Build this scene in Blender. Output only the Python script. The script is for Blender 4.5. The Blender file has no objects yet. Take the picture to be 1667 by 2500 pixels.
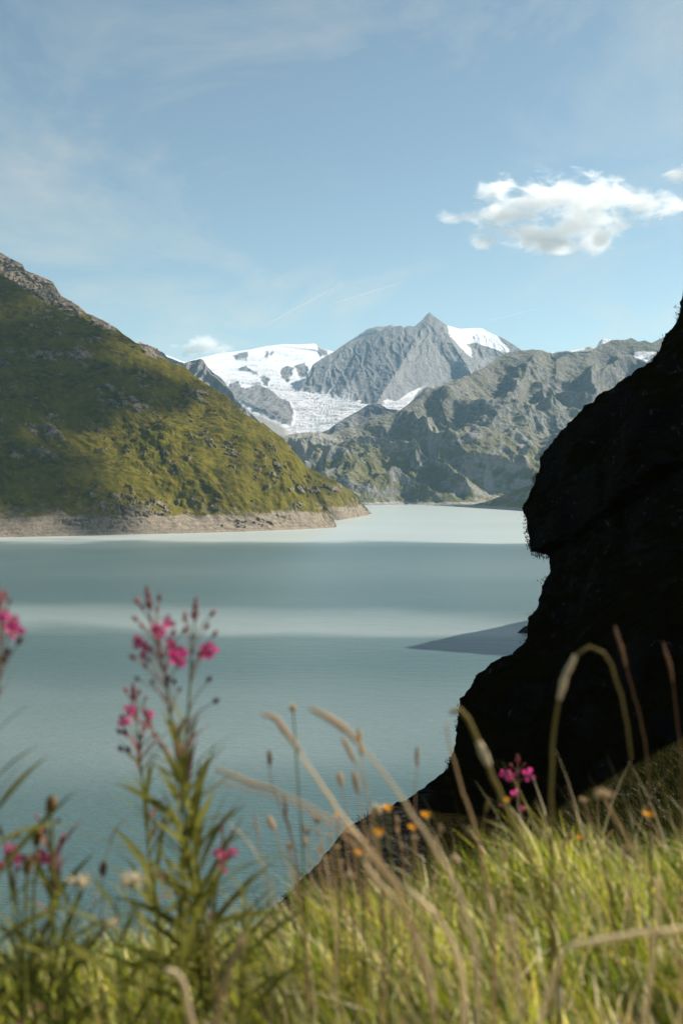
import bpy, math, random
import numpy as np
from mathutils import Vector, Matrix

# ------------------------------------------------------------------ camera, sky, sun, exposure
S = bpy.context.scene
COL = S.collection
F, CX, CY = 2778.0, 833.5, 1250.0           # focal length / centre in photograph pixels
TILT = math.atan(80.0 / F)
SUN_AZ, SUN_EL = 66.0, 39.0                 # degrees right of the view direction, above horizon
WATER = -80.0

cam = bpy.data.cameras.new('camera'); camo = bpy.data.objects.new('camera', cam); COL.objects.link(camo)
cam.sensor_fit = 'VERTICAL'; cam.sensor_height = 36; cam.sensor_width = 24; cam.lens = 36 * F / 2500
cam.clip_start = 0.05; cam.clip_end = 80000
cam.dof.use_dof = True; cam.dof.focus_distance = 60; cam.dof.aperture_fstop = 4.5
camo.rotation_euler = (math.pi / 2 - TILT, 0, 0)
S.camera = camo

w = bpy.data.worlds.new('World'); S.world = w; w.use_nodes = True
nt = w.node_tree; nt.nodes.clear()
def N(t, kind, **kw):
    n = t.nodes.new(kind)
    for k, v in kw.items():
        if k.startswith('i_'):
            key = k[2:]; key = int(key) if key.isdigit() else key.replace('_', ' ')
            n.inputs[key].default_value = v
        else: setattr(n, k, v)
    return n
def math_(t, op, a, b=None, c=None, clamp=False):
    n = t.nodes.new('ShaderNodeMath'); n.operation = op; n.use_clamp = clamp
    for i, x in enumerate((a, b, c)):
        if x is None: continue
        if isinstance(x, (int, float)): n.inputs[i].default_value = x
        else: t.links.new(x, n.inputs[i])
    return n.outputs[0]
def vmath(t, op, a, b=None):
    n = t.nodes.new('ShaderNodeVectorMath'); n.operation = op
    for i, x in enumerate((a, b)):
        if x is None: continue
        if isinstance(x, (tuple, list)): n.inputs[i].default_value = x
        else: t.links.new(x, n.inputs[i])
    return n.outputs['Value'] if op in ('LENGTH', 'DOT_PRODUCT', 'DISTANCE') else n.outputs[0]
def noise(t, vec, scale, detail=4, rough=.55, dist=0.0, ntype='FBM'):
    n = N(t, 'ShaderNodeTexNoise'); n.noise_type = ntype
    n.inputs['Scale'].default_value = scale; n.inputs['Detail'].default_value = detail
    n.inputs['Roughness'].default_value = rough; n.inputs['Distortion'].default_value = dist
    if vec is not None: t.links.new(vec, n.inputs['Vector'])
    return n.outputs[0]
def ramp(t, fac, stops, interp='LINEAR'):
    n = t.nodes.new('ShaderNodeValToRGB'); n.color_ramp.interpolation = interp
    el = n.color_ramp.elements
    while len(el) < len(stops): el.new(0.5)
    for e, (p, c) in zip(el, stops):
        e.position = p
        e.color = (c, c, c, 1) if isinstance(c, (int, float)) else (*c, 1)
    t.links.new(fac, n.inputs[0]); return n.outputs[0]
def mix(t, fac, a, b, blend='MIX'):
    n = t.nodes.new('ShaderNodeMix'); n.data_type = 'RGBA'; n.blend_type = blend; n.clamp_factor = True
    for s, x in ((n.inputs[0], fac), (n.inputs[6], a), (n.inputs[7], b)):
        if isinstance(x, (int, float)): s.default_value = x
        elif isinstance(x, (tuple, list)): s.default_value = (*x, 1) if len(x) == 3 else x
        else: t.links.new(x, s)
    return n.outputs[2]

sky = N(nt, 'ShaderNodeTexSky'); sky.sky_type = 'NISHITA'; sky.sun_disc = False
sky.sun_elevation = math.radians(SUN_EL); sky.sun_rotation = math.radians(SUN_AZ)
sky.altitude = 2400; sky.air_density = 1.0; sky.dust_density = 0.6; sky.ozone_density = 1.0
tc = N(nt, 'ShaderNodeTexCoord'); sep = N(nt, 'ShaderNodeSeparateXYZ'); nt.links.new(tc.outputs['Generated'], sep.inputs[0])
den = math_(nt, 'MAXIMUM', math_(nt, 'ADD', sep.outputs[2], 0.06), 0.02)
cv = N(nt, 'ShaderNodeCombineXYZ')
nt.links.new(math_(nt, 'DIVIDE', sep.outputs[0], den), cv.inputs[0]); nt.links.new(math_(nt, 'DIVIDE', sep.outputs[1], den), cv.inputs[1])
mp = N(nt, 'ShaderNodeMapping'); mp.inputs['Scale'].default_value = (1.0, 0.55, 1); mp.inputs['Rotation'].default_value = (0, 0, .5); mp.inputs['Location'].default_value = (2.3, 4.1, 0)
nt.links.new(cv.outputs[0], mp.inputs[0])
ci = noise(nt, mp.outputs[0], 1.1, 7, .62, .6)
ci2 = noise(nt, mp.outputs[0], .45, 3, .5, .3)
cirrus = math_(nt, 'MULTIPLY', ramp(nt, ci, [(.47, 0), (.70, 1)]), ramp(nt, ci2, [(.34, .3), (.64, 1)]))
cirrus = math_(nt, 'MULTIPLY', cirrus, .62)
skyc = mix(nt, cirrus, sky.outputs[0], (5.4, 5.4, 5.6))
skyc = mix(nt, 1.0, skyc, (1.03, .945, .725), 'MULTIPLY')
bg = N(nt, 'ShaderNodeBackground'); bg.inputs[1].default_value = 0.10
nt.links.new(skyc, bg.inputs[0])
wo = N(nt, 'ShaderNodeOutputWorld'); nt.links.new(bg.outputs[0], wo.inputs[0])

sl = bpy.data.lights.new('sun', 'SUN'); sl.energy = 5.0; sl.angle = math.radians(.53); sl.color = (1, .93, .82)
so = bpy.data.objects.new('sun', sl); COL.objects.link(so)
az, el = math.radians(SUN_AZ), math.radians(SUN_EL)
SUNV = Vector((math.sin(az) * math.cos(el), math.cos(az) * math.cos(el), math.sin(el)))
so.rotation_euler = SUNV.to_track_quat('Z', 'Y').to_euler()
so.location = SUNV * 50

S.view_settings.view_transform = 'Standard'; S.view_settings.look = 'None'
S.view_settings.exposure = 0.70; S.view_settings.gamma = 1.0
S.render.engine = 'CYCLES'
c = S.cycles
c.use_denoising = True
try: c.denoiser = 'OPENIMAGEDENOISE'
except Exception: pass
c.max_bounces = 16; c.diffuse_bounces = 3; c.glossy_bounces = 2; c.transmission_bounces = 4
c.volume_bounces = 10; c.transparent_max_bounces = 8; c.caustics_reflective = False; c.caustics_refractive = False
c.volume_step_rate = 1.0; c.volume_max_steps = 256
c.use_adaptive_sampling = True; c.adaptive_threshold = 0.01

rng = np.random.default_rng(7); random.seed(7)

# ------------------------------------------------------------------ helpers
def ray(px, py):
    """direction through a photograph pixel, scaled to y = 1"""
    px = np.asarray(px, float); py = np.asarray(py, float)
    xc = (px - CX) / F; yc = (CY - py) / F
    ct, st = math.cos(TILT), math.sin(TILT)
    Y = ct + yc * st; Z = -st + yc * ct
    return np.stack([xc / Y, np.ones_like(Y), Z / Y], -1)
def project(p):
    ct, st = math.cos(TILT), math.sin(TILT)
    f = p[..., 1] * ct - p[..., 2] * st; u = p[..., 1] * st + p[..., 2] * ct
    return CX + F * p[..., 0] / f, CY - F * u / f
def at(px, py, d): return ray(px, py) * np.asarray(d, float)[..., None] if np.ndim(d) else ray(px, py) * d
def water_d(px, py): return WATER / ray(px, py)[..., 2]

def _h(ix, iy, iz, s):
    h = (ix.astype(np.uint32) * np.uint32(374761393) + iy.astype(np.uint32) * np.uint32(668265263)
         + iz.astype(np.uint32) * np.uint32(2147483647) + np.uint32(s) * np.uint32(144665))
    h = (h ^ (h >> np.uint32(13))) * np.uint32(1274126177)
    h = (h ^ (h >> np.uint32(16))) * np.uint32(2246822519)
    return h ^ (h >> np.uint32(15))
def pn(p, seed=0):
    """gradient noise, about -1..1"""
    p = np.asarray(p, np.float64); i = np.floor(p).astype(np.int64); f = p - i
    u = f * f * f * (f * (f * 6 - 15) + 10); r = 0
    for dx in (0, 1):
        for dy in (0, 1):
            for dz in (0, 1):
                h = _h(i[..., 0] + dx, i[..., 1] + dy, i[..., 2] + dz, seed)
                gx = (h & np.uint32(1023)) / 511.5 - 1; gy = ((h >> np.uint32(10)) & np.uint32(1023)) / 511.5 - 1
                gz = ((h >> np.uint32(20)) & np.uint32(1023)) / 511.5 - 1
                d = gx * (f[..., 0] - dx) + gy * (f[..., 1] - dy) + gz * (f[..., 2] - dz)
                wgt = (u[..., 0] if dx else 1 - u[..., 0]) * (u[..., 1] if dy else 1 - u[..., 1]) * (u[..., 2] if dz else 1 - u[..., 2])
                r = r + d * wgt
    return r * 1.3
def fbm(p, o=5, seed=0, gain=.5, lac=2.03):
    a, r, q = 1.0, 0, np.asarray(p, float)
    for k in range(o): r = r + a * pn(q, seed + k); a *= gain; q = q * lac + 7.3
    return r
def ridged(p, o=5, seed=0, gain=.5):
    a, r, q, wt = 1.0, 0, np.asarray(p, float), 1.0
    for k in range(o):
        n = 1 - np.abs(pn(q, seed + k)) * 1.4; n = np.clip(n, 0, 1) ** 2 * wt
        r = r + a * n; wt = np.clip(n * 1.6, 0, 1); a *= gain; q = q * 2.1 + 3.7
    return r - .8
def sstep(a, b, x):
    t = np.clip((x - a) / (b - a), 0, 1); return t * t * (3 - 2 * t)
def polyd(px, py, poly):
    """signed distance in pixels, positive inside"""
    poly = np.asarray(poly, float); d = np.full(px.shape, 1e9); ins = np.zeros(px.shape, bool)
    for k in range(len(poly)):
        x0, y0 = poly[k]; x1, y1 = poly[(k + 1) % len(poly)]
        ex, ey = x1 - x0, y1 - y0
        t = np.clip(((px - x0) * ex + (py - y0) * ey) / (ex * ex + ey * ey + 1e-9), 0, 1)
        d = np.minimum(d, np.hypot(px - x0 - t * ex, py - y0 - t * ey))
        cr = ((y0 > py) != (y1 > py)); xi = ex * (py - y0) / (ey if abs(ey) > 1e-9 else 1e-9) + x0
        ins ^= cr & (px < xi)
    return np.where(ins, d, -d)
def interp(x, pts):
    pts = sorted(pts); return np.interp(x, [p[0] for p in pts], [p[1] for p in pts])

def mesh_np(name, V, Fc, smooth=True):
    me = bpy.data.meshes.new(name)
    V = np.asarray(V, np.float32).reshape(-1, 3); Fc = np.asarray(Fc, np.int32); k = Fc.shape[1]
    me.vertices.add(len(V)); me.vertices.foreach_set('co', V.ravel())
    me.loops.add(Fc.size); me.loops.foreach_set('vertex_index', Fc.ravel())
    me.polygons.add(len(Fc)); me.polygons.foreach_set('loop_start', np.arange(0, Fc.size, k, dtype=np.int32))
    me.polygons.foreach_set('loop_total', np.full(len(Fc), k, np.int32))
    if smooth: me.polygons.foreach_set('use_smooth', np.ones(len(Fc), bool))
    me.update(calc_edges=True); return me
def attr(me, name, val):
    a = me.attributes.new(name, 'FLOAT', 'POINT'); a.data.foreach_set('value', np.asarray(val, np.float32).ravel())
def link(name, data, mat=None, parent=None, **props):
    o = bpy.data.objects.new(name, data); COL.objects.link(o)
    if mat is not None and data is not None and not data.materials: data.materials.append(mat)
    if parent is not None: o.parent = parent
    for k, v in props.items(): o[k] = v
    return o
def gridfaces(nu, nv):
    i = np.arange(nu - 1)[:, None] * nv + np.arange(nv - 1)[None]
    return np.stack([i, i + nv, i + nv + 1, i + 1], -1).reshape(-1, 4)
def gnormals(P):
    a = np.gradient(P, axis=0); b = np.gradient(P, axis=1); n = np.cross(a, b)
    n /= np.linalg.norm(n, axis=-1, keepdims=True) + 1e-9
    return n

# ------------------------------------------------------------------ materials
def new_mat(name):
    m = bpy.data.materials.new(name); m.use_nodes = True; t = m.node_tree; t.nodes.clear()
    out = N(t, 'ShaderNodeOutputMaterial'); return m, t, out
def principled(t, out, col, rough=.9, spec=.2, normal=None):
    b = N(t, 'ShaderNodeBsdfPrincipled')
    for s, x in ((b.inputs['Base Color'], col), (b.inputs['Roughness'], rough), (b.inputs['Specular IOR Level'], spec)):
        if isinstance(x, (int, float)): s.default_value = x
        elif isinstance(x, (tuple, list)): s.default_value = (*x, 1)
        else: t.links.new(x, s)
    if normal is not None: t.links.new(normal, b.inputs['Normal'])
    t.links.new(b.outputs[0], out.inputs[0]); return b
def bump(t, h, dist, strength=1.0):
    n = N(t, 'ShaderNodeBump'); n.inputs['Strength'].default_value = strength; n.inputs['Distance'].default_value = dist
    t.links.new(h, n.inputs['Height']); return n.outputs[0]
def pos(t): return N(t, 'ShaderNodeNewGeometry').outputs['Position']
def at_(t, name): return N(t, 'ShaderNodeAttribute', attribute_name=name).outputs['Fac']
def scaled(t, v, s):
    m = N(t, 'ShaderNodeMapping'); m.inputs['Scale'].default_value = s; t.links.new(v, m.inputs[0]); return m.outputs[0]

def terrain_mat(name, g1, g2, g3, r1, r2, scree, size, bdist):
    """slope material: grass / heath / rock / scree / snow mixed by vertex masks; size = metres of the main mottling"""
    m, t, out = new_mat(name); p = pos(t)
    n1 = noise(t, p, 1 / size, 6, .6); n2 = noise(t, p, 5 / size, 5, .65); n3 = noise(t, p, 18 / size, 3, .6)
    grass = mix(t, ramp(t, n1, [(.36, 0), (.64, 1)]), g1, g2)
    grass = mix(t, ramp(t, n2, [(.45, 0), (.72, 1)]), grass, g3)
    rock = mix(t, ramp(t, n2, [(.32, 0), (.68, 1)]), r1, r2)
    rock = mix(t, ramp(t, n3, [(.5, 0), (.75, .6)]), rock, tuple(x * .45 for x in r1))
    col = mix(t, at_(t, 'rock'), grass, rock)
    sc = mix(t, ramp(t, n3, [(.35, 0), (.7, 1)]), scree, tuple(x * .62 for x in scree))
    col = mix(t, at_(t, 'scree'), col, sc)
    ice = mix(t, ramp(t, n2, [(.4, 0), (.7, 1)]), (.60, .57, .55), (.40, .42, .44))
    snow = mix(t, at_(t, 'dirty'), (.86, .87, .9), ice)
    col = mix(t, at_(t, 'snow'), col, snow)
    h = math_(t, 'ADD', n2, math_(t, 'MULTIPLY', n3, .5))
    principled(t, out, col, .95, .08, bump(t, h, bdist, .8))
    return m

M_HILL = terrain_mat('alpine_grass_and_schist', (.116, .104, .007), (.042, .042, .004), (.165, .120, .016), (.060, .050, .036), (.33, .27, .195), (.31, .255, .19), 55, 2.2)
M_MID = terrain_mat('brown_slope_and_grey_rock', (.125, .125, .045), (.19, .165, .085), (.145, .14, .055), (.105, .108, .105), (.33, .315, .28), (.40, .375, .33), 80, 11)
M_FAR = terrain_mat('grey_gneiss_and_snow', (.13, .12, .11), (.12, .11, .10), (.14, .13, .12), (.15, .15, .15), (.30, .285, .265), (.40, .375, .34), 120, 14)

# ------------------------------------------------------------------ far terrain: lofted mountains
def loft(name, label, base, ridge, mat, nu, nv, shape=1.0, amp=0, scale=100, seed=0, spurs=(), stretch=(1, 1, 1), fine=0, fine_scale=20,
         back=(600, -300), masks=None, edge=.16, keep=.25, cat='mountain', post=None, ridge_kind=True, gain=.42, fgain=.45):
    """base, ridge: lists (px, py, depth); a slope rises from base to ridge, then falls away behind"""
    x0 = max(min(b[0] for b in base), min(r[0] for r in ridge)); x1 = min(max(b[0] for b in base), max(r[0] for r in ridge))
    px = np.linspace(x0, x1, nu)
    bx = sorted(base); rx = sorted(ridge)
    B = at(px, np.interp(px, [b[0] for b in bx], [b[1] for b in bx]), np.interp(px, [b[0] for b in bx], [b[2] for b in bx]))
    R = at(px, np.interp(px, [b[0] for b in rx], [b[1] for b in rx]), np.interp(px, [b[0] for b in rx], [b[2] for b in rx]))
    nb = max(6, nv // 8)
    v = np.linspace(0, 1, nv)
    P = B[:, None] + (R - B)[:, None] * v[None, :, None]
    P[..., 2] = B[:, None, 2] + (R - B)[:, None, 2] * (v[None] ** shape)
    tb = np.linspace(0, 1, nb + 1)[1:]
    K = R[:, None] + tb[None, :, None] * np.array([0, back[0], back[1]])[None, None] * 1.0
    K[..., 0] += (R[:, None, 0] / R[:, None, 1]) * tb[None] * back[0]
    P = np.concatenate([P, K], 1); vv = np.concatenate([v, 1 + tb])
    V = np.broadcast_to(vv[None], P.shape[:2])
    nrm = gnormals(P); nrm = np.where(nrm[..., 2:3] < 0, -nrm, nrm)
    fade = np.clip(np.minimum(V / edge, 1), 0, 1) * (keep + (1 - keep) * np.clip(np.abs(1 - V) / edge, 0, 1))
    q = P * np.array(stretch) / scale
    wv = np.stack([fbm(q * .7 + 11, 2, seed + 50), fbm(q * .7 + 23, 2, seed + 60), 0 * q[..., 0]], -1)
    disp = 0
    if amp:
        nz = (ridged(q + wv * .5, 6, seed, gain) if ridge_kind else fbm(q + wv * .5, 6, seed, gain))
        disp = disp + amp * nz * fade
    if fine: disp = disp + fine * fbm(P / fine_scale, 5, seed + 30, fgain) * (np.minimum(V / .05, 1)) * np.clip(.35 + np.abs(1 - V) * 4, 0, 1)
    P0 = P.copy()
    P = P + nrm * np.asarray(disp)[..., None] if amp or fine else P
    qx, qy = project(P0)
    for line, a, wd in spurs:
        lx = np.interp(qy, [l[1] for l in line], [l[0] for l in line])
        ly0, ly1 = line[0][1], line[-1][1]
        prof = sstep(ly0 - 5, ly0 + (ly1 - ly0) * .35, qy) * (V <= 1)
        k = np.clip(1 - np.abs(qx - lx) / wd, 0, 1)
        P = P - (P / P[..., 1:2]) * (a * k * prof)[..., None] * np.array([1, 1, 1])
    if post is not None: P, extra = post(P, V, qx, qy)
    else: extra = None
    P[..., 2] = np.maximum(P[..., 2], -83.5 + .3 * pn(P / 9))
    me = mesh_np(name, P, gridfaces(nu, P.shape[1]))
    n2 = gnormals(P); n2 = np.where(n2[..., 2:3] < 0, -n2, n2)
    qx, qy = project(P)
    mk = dict(rock=0, scree=0, snow=0, dirty=0)
    if masks: mk.update(masks(P, V, qx, qy, n2, np.asarray(disp) + 0 * V, extra))
    for k, val in mk.items(): attr(me, k, np.clip(val + 0 * V, 0, 1))
    return link(name, me, mat, label=label, category=cat, kind='structure')

def slope_ridge(pts, bpts, tan):
    """give skyline pixels the depth at which a slope of this steepness, rising from the base, meets them"""
    out = []
    for x, y in pts:
        bx = sorted(bpts); by = np.interp(x, [b[0] for b in bx], [b[1] for b in bx]); bd = np.interp(x, [b[0] for b in bx], [b[2] for b in bx])
        bz = ray(x, by)[2] * bd; a = ray(x, y)[2]
        out.append((x, y, max((tan * bd - bz) / (tan - a), bd + 15)))
    return out
def wb(pts): return [(x, y, float(water_d(x, y))) for x, y in pts]
def Z(ox, oy, s, pts): return [(ox + x * s, oy + y * s) for x, y in pts]

# --- the green hillside on the left, its crest and the further nose
def outcrop(q):
    e = np.stack([q[..., 0] * .75 + q[..., 2] * .35, q[..., 1] * .55, q[..., 2] * 1.25], -1)
    return fbm(e * .55, 3, 91, .6) * .75 + fbm(e * 1.9, 4, 95, .68) * .55
def hill_masks(beach):
    def f(P, V, qx, qy, n, d, extra):
        q = P / 24.0
        b = outcrop(q)
        big = fbm(P / 170.0, 3, 17)
        rock = .95 * sstep(.31, .50, b * .75 + big * .42 + (1 - n[..., 2]) * .34 - .06)
        lim = WATER + beach + 5 * fbm(P / 40.0, 4, 5) + 6 * fbm(P / 190.0, 2, 9)
        sc = sstep(-2.5, 2.5, lim - P[..., 2])
        above = sstep(26, 0, P[..., 2] - lim)
        rock = np.maximum(rock, .75 * above * sstep(-.15, .35, b))
        if extra is not None: rock = np.maximum(rock, extra)
        strata = np.sin(P[..., 2] * 1.1 + 2.5 * fbm(P / 30.0, 3, 15))
        rock = np.maximum(rock, sc); sc = sc * (.72 + .28 * strata) * (1 - .5 * sstep(.25, .6, fbm(P / 9.0, 4, 19, .6)))
        sc = sc * (1 - .55 * sstep(.1, .5, b))
        if extra is not None: sc = np.maximum(sc, .85 * extra * sstep(-.25, .25, b))  # crest zone paled with the scree colour to imitate sunlight on it
        return dict(rock=rock, scree=sc)
    return f
def hill_post(rockzone=None):
    def f(P, V, qx, qy):
        q = P / 24.0
        b = outcrop(q)
        big = fbm(P / 170.0, 3, 17)
        m = sstep(.22, .46, b * .75 + big * .42) * np.minimum(V / .04, 1)
        blk = np.abs(pn(P / 8.0, 3)) * 3.4 + np.abs(pn(P / 3.6, 4)) * 1.8
        out = -P / np.linalg.norm(P, axis=-1, keepdims=True) * .8 + np.array([.1, 0, .35])
        near = np.clip(.25 + np.abs(1 - V) * 9, 0, 1)
        P = P + out * ((3.2 * m + blk * m) * near)[..., None]
        ex = None
        if rockzone is not None:
            ex = rockzone(P, qx, qy); P = P + out * (ex * 2.5 * (np.abs(pn(P / 14.0, 8)) * 2 + np.abs(pn(P / 6.0, 9))))[..., None]
        return P, ex
    return f

baseA = wb([(-260, 1318), (0, 1312), (150, 1309), (300, 1305), (450, 1302), (600, 1298), (740, 1292), (800, 1289), (822, 1287)])
crestA = [(-260, 505), (-100, 606), (0, 667), (67, 712), (147, 757), (233, 803), (300, 838), (350, 866), (400, 884), (450, 895), (492, 931), (553, 967), (599, 1012), (645, 1042),
          (687, 1069), (725, 1112), (752, 1150), (775, 1188), (798, 1232), (815, 1268), (822, 1284)]
loft('hill', 'steep green grass hillside with grey outcrops above the pale bare shore', baseA, slope_ridge(crestA, baseA, .66), M_HILL, 640, 400, shape=1.0, amp=34, scale=210, gain=.5,
     seed=3, fine=2.4, fine_scale=20, stretch=(1, .8, .55), back=(500, -160), masks=hill_masks(25), post=hill_post(), cat='hill', edge=.22, keep=.1, ridge_kind=False)
baseB = wb([(640, 1276), (760, 1272), (830, 1270), (870, 1263), (896, 1258), (907, 1255)])
crestB = [(640, 1030), (700, 1082), (744, 1138), (783, 1157), (821, 1176), (845, 1192), (867, 1211), (886, 1230), (897, 1242), (907, 1253)]
loft('hill', 'low grassy nose of land behind the green hillside, dipping into the lake', baseB, slope_ridge(crestB, baseB, .7), M_HILL, 240, 150, amp=14, scale=150, seed=8,
     fine=2.5, fine_scale=24, back=(500, -150), masks=hill_masks(23), post=hill_post(), cat='hill', ridge_kind=False, keep=.15)
baseC = [(-260, 900, 2300), (0, 850, 2250), (200, 880, 2200), (330, 900, 2150), (420, 915, 2150)]
crestC = [(-260, 470), (-120, 555), (0, 615), (28, 632), (55, 645), (62, 660), (100, 675), (128, 690), (140, 710), (150, 724), (185, 742), (212, 766), (228, 772), (260, 788), (285, 803), (300, 815),
          (335, 838), (360, 843), (385, 852), (394, 868), (408, 880), (420, 892)]
def zoneC(P, qx, qy):
    d = np.maximum(polyd(qx, qy, [(-400, 400), (0, 600), (150, 715), (215, 765), (190, 775), (110, 735), (60, 708), (0, 668), (-400, 470)]),
                   np.maximum(polyd(qx, qy, [(340, 830), (395, 848), (398, 880), (365, 872)]), polyd(qx, qy, [(215, 765), (290, 803), (275, 812), (225, 790)]) ))
    return sstep(-6, 4, d + 7 * pn(P / 18.0, 31))
loft('hill', 'sunlit rocky ridge crest rising behind the green hillside', baseC, slope_ridge(crestC, baseC, .75), M_HILL, 420, 220, amp=10, scale=120, seed=13, fine=2.5, fine_scale=20,
     back=(300, -120), masks=hill_masks(0), post=hill_post(zoneC), cat='hill', keep=.35, ridge_kind=False)

# --- the brown and grey mountain above the far shore
baseM = wb([(560, 1233.5), (870, 1232.5), (1000, 1232), (1093, 1232), (1275, 1231), (1500, 1230), (1900, 1229)])
baseF = wb([(1040, 1233.5), (1093, 1236), (1187, 1242), (1275, 1247), (1400, 1256), (1600, 1270)])
crestF = [(1040, 1232.5), (1093, 1233), (1150, 1232), (1187, 1224), (1220, 1212), (1250, 1200), (1275, 1190), (1400, 1150), (1600, 1100)]
crestM = [(560, 1040), (640, 1058), (700, 1064), (760, 1056), (800, 1062), (850, 1046), (910, 1026), (982, 998), (1043, 962), (1087, 936), (1131, 918), (1176, 899), (1215, 871), (1242, 860), (1298, 855),
          (1325, 858), (1345, 866), (1358, 877), (1372, 868), (1386, 860), (1436, 856), (1452, 847), (1470, 838), (1491, 832), (1519, 830), (1541, 826), (1556, 834), (1574, 832), (1590, 838), (1607, 829), (1700, 800), (1900, 760)]
def masksM(P, V, qx, qy, n, d, extra):
    hi = sstep(1150, 1010, qy + (qx - 1100) * -.10 + 45 * fbm(P / 260.0, 3, 41))
    b = fbm(P * np.array([1, 1, 1.5]) / 85.0, 5, 43, .6)
    rock = np.clip(hi * .65 + sstep(.12, .42, b + (1 - n[..., 2]) * .85 - .38), 0, 1)
    gul = sstep(.25, .45, fbm(np.stack([P[..., 0] / 55, P[..., 2] / 420 + P[..., 0] / 900, P[..., 1] / 600], -1), 3, 47))
    sc = gul * sstep(900, 1150, qy) * .8 * sstep(1235, 1180, qy) + .75 * sstep(1050, 1250, qx) * sstep(1080, 1180, qy) * sstep(-.1, .3, b)
    sc = np.maximum(sc, .8 * sstep(960, 760, qx) * sstep(1130, 1060, qy))
    lim = WATER + 8.5 + 3 * fbm(P / 60.0, 3, 5)
    sc = np.maximum(sc, sstep(-1.5, 1.5, lim - P[..., 2]))
    sn = 0
    for poly in (Z(800, 700, .553, [(1350, 290), (1390, 283), (1450, 290), (1440, 310), (1400, 335), (1350, 310)]), Z(800, 700, .553, [(1330, 400), (1380, 380), (1370, 395), (1340, 410)])):
        sn = np.maximum(sn, sstep(-2, 3, polyd(qx, qy, poly) + 3 * pn(P / 30.0, 7)))
    return dict(rock=rock, scree=np.clip(sc, 0, 1), snow=sn, dirty=.4 * sn)
loft('mountain', 'brown and grey rocky mountain standing above the far lake shore', baseM, slope_ridge(crestM, baseM, .52), M_MID, 700, 440, amp=90, scale=420, seed=21, stretch=(1.15, 1, .75),
     fine=15, fine_scale=80, fgain=.56, back=(900, -500), masks=masksM, keep=.08, edge=.2, shape=1.15,
     spurs=[([(1300, 857), (1250, 960), (1180, 1080), (1130, 1230)], 60, 170), ([(1500, 833), (1440, 960), (1360, 1080), (1320, 1240)], 60, 130), ([(1130, 918), (1060, 1000), (960, 1080), (900, 1230)], 45, 110)])

loft('hill', 'low tawny foreland on the far shore beside the black crag', baseF, slope_ridge(crestF, baseF, .4), M_MID, 120, 50, amp=6, scale=90, seed=27, fine=2, fine_scale=30, back=(300, -60), cat='hill', ridge_kind=False,
     masks=lambda P, V, qx, qy, n, d, e: dict(rock=sstep(.2, .5, fbm(P / 40.0, 4, 8)), scree=np.maximum(sstep(-1.5, 1.5, WATER + 7 - P[..., 2]), .5 * sstep(.1, .4, fbm(P / 25.0, 3, 9)))))

# --- dark ridges half-way to the glacier
baseN = [(740, 1110, 4900), (1000, 1090, 4900), (1200, 1060, 4900)]
crestN = [(740, 1080), (778, 1058), (802, 1050), (851, 1015), (870, 1004), (894, 989), (912, 984), (928, 986), (945, 997), (975, 1001), (995, 987), (1020, 965), (1043, 944), (1058, 950), (1075, 948), (1110, 935), (1200, 930)]
loft('mountain', 'dark blue rocky ridge running down in front of the glacier tongue', baseN, slope_ridge(crestN, baseN, .9), M_FAR, 220, 110, amp=18, scale=190, seed=33, fine=5, fine_scale=50,
     masks=lambda P, V, qx, qy, n, d, e: dict(rock=1.0, scree=.15 * sstep(.1, .4, pn(P / 60.0, 2))), keep=.2)
baseL = [(340, 1060, 4300), (560, 1075, 4300), (720, 1110, 4300)]
crestL = [(340, 835), (400, 858), (410, 869), (425, 876), (451, 888), (466, 880), (487, 876), (497, 882), (507, 896), (543, 926), (566, 957), (584, 982), (620, 1015), (660, 1050), (720, 1090)]
loft('mountain', 'dark blue rock flank behind the crest of the green hillside', baseL, slope_ridge(crestL, baseL, 1.0), M_FAR, 220, 130, amp=40, scale=170, seed=37, fine=10, fine_scale=50, stretch=(1.6, 1, .5),
     masks=lambda P, V, qx, qy, n, d, e: dict(rock=1.0, scree=.5 * sstep(.15, .45, fbm(P / np.array([40, 200, 160.0]), 3, 2))), keep=.2)

# --- the snow massif with its glacier
dG = [(1110, 4700), (1060, 5500), (1000, 6600), (960, 7600), (924, 8700), (880, 9600), (840, 10300), (780, 11300)]
crestG = [(330, 850), (380, 858), (408, 867), (430, 876), (451, 884), (484, 875), (527, 864), (612, 853), (650, 845), (693, 840), (730, 841), (767, 839), (774, 841), (782, 850), (800, 855), (815, 859), (840, 875), (900, 890), (960, 900), (1010, 900)]
def gz(qx, qy): return interp(qy, dG)
rocksG = [[(571, 869), (584, 863), (604, 860), (608, 869), (604, 882), (579, 877)], [(646, 873), (651, 857), (655, 858), (659, 867), (655, 874)], [(660, 861), (666, 857), (669, 862), (664, 867)],
          [(774, 841), (783, 851), (800, 859), (800, 867), (785, 871), (777, 859)], [(584, 902), (601, 896), (614, 902), (632, 919), (619, 915), (601, 908)], [(637, 923), (647, 920), (658, 933), (655, 943), (645, 941), (636, 930)],
          [(688, 902), (703, 896), (719, 902), (711, 923), (701, 938), (691, 930), (684, 915)], [(720, 893), (745, 886), (752, 898), (752, 918), (736, 928), (724, 912)],
          [(561, 935), (580, 931), (591, 948), (599, 954), (626, 939), (645, 947), (675, 966), (706, 985), (718, 1008), (714, 1038), (690, 1036), (640, 1010), (590, 985), (560, 970)]]
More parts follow.
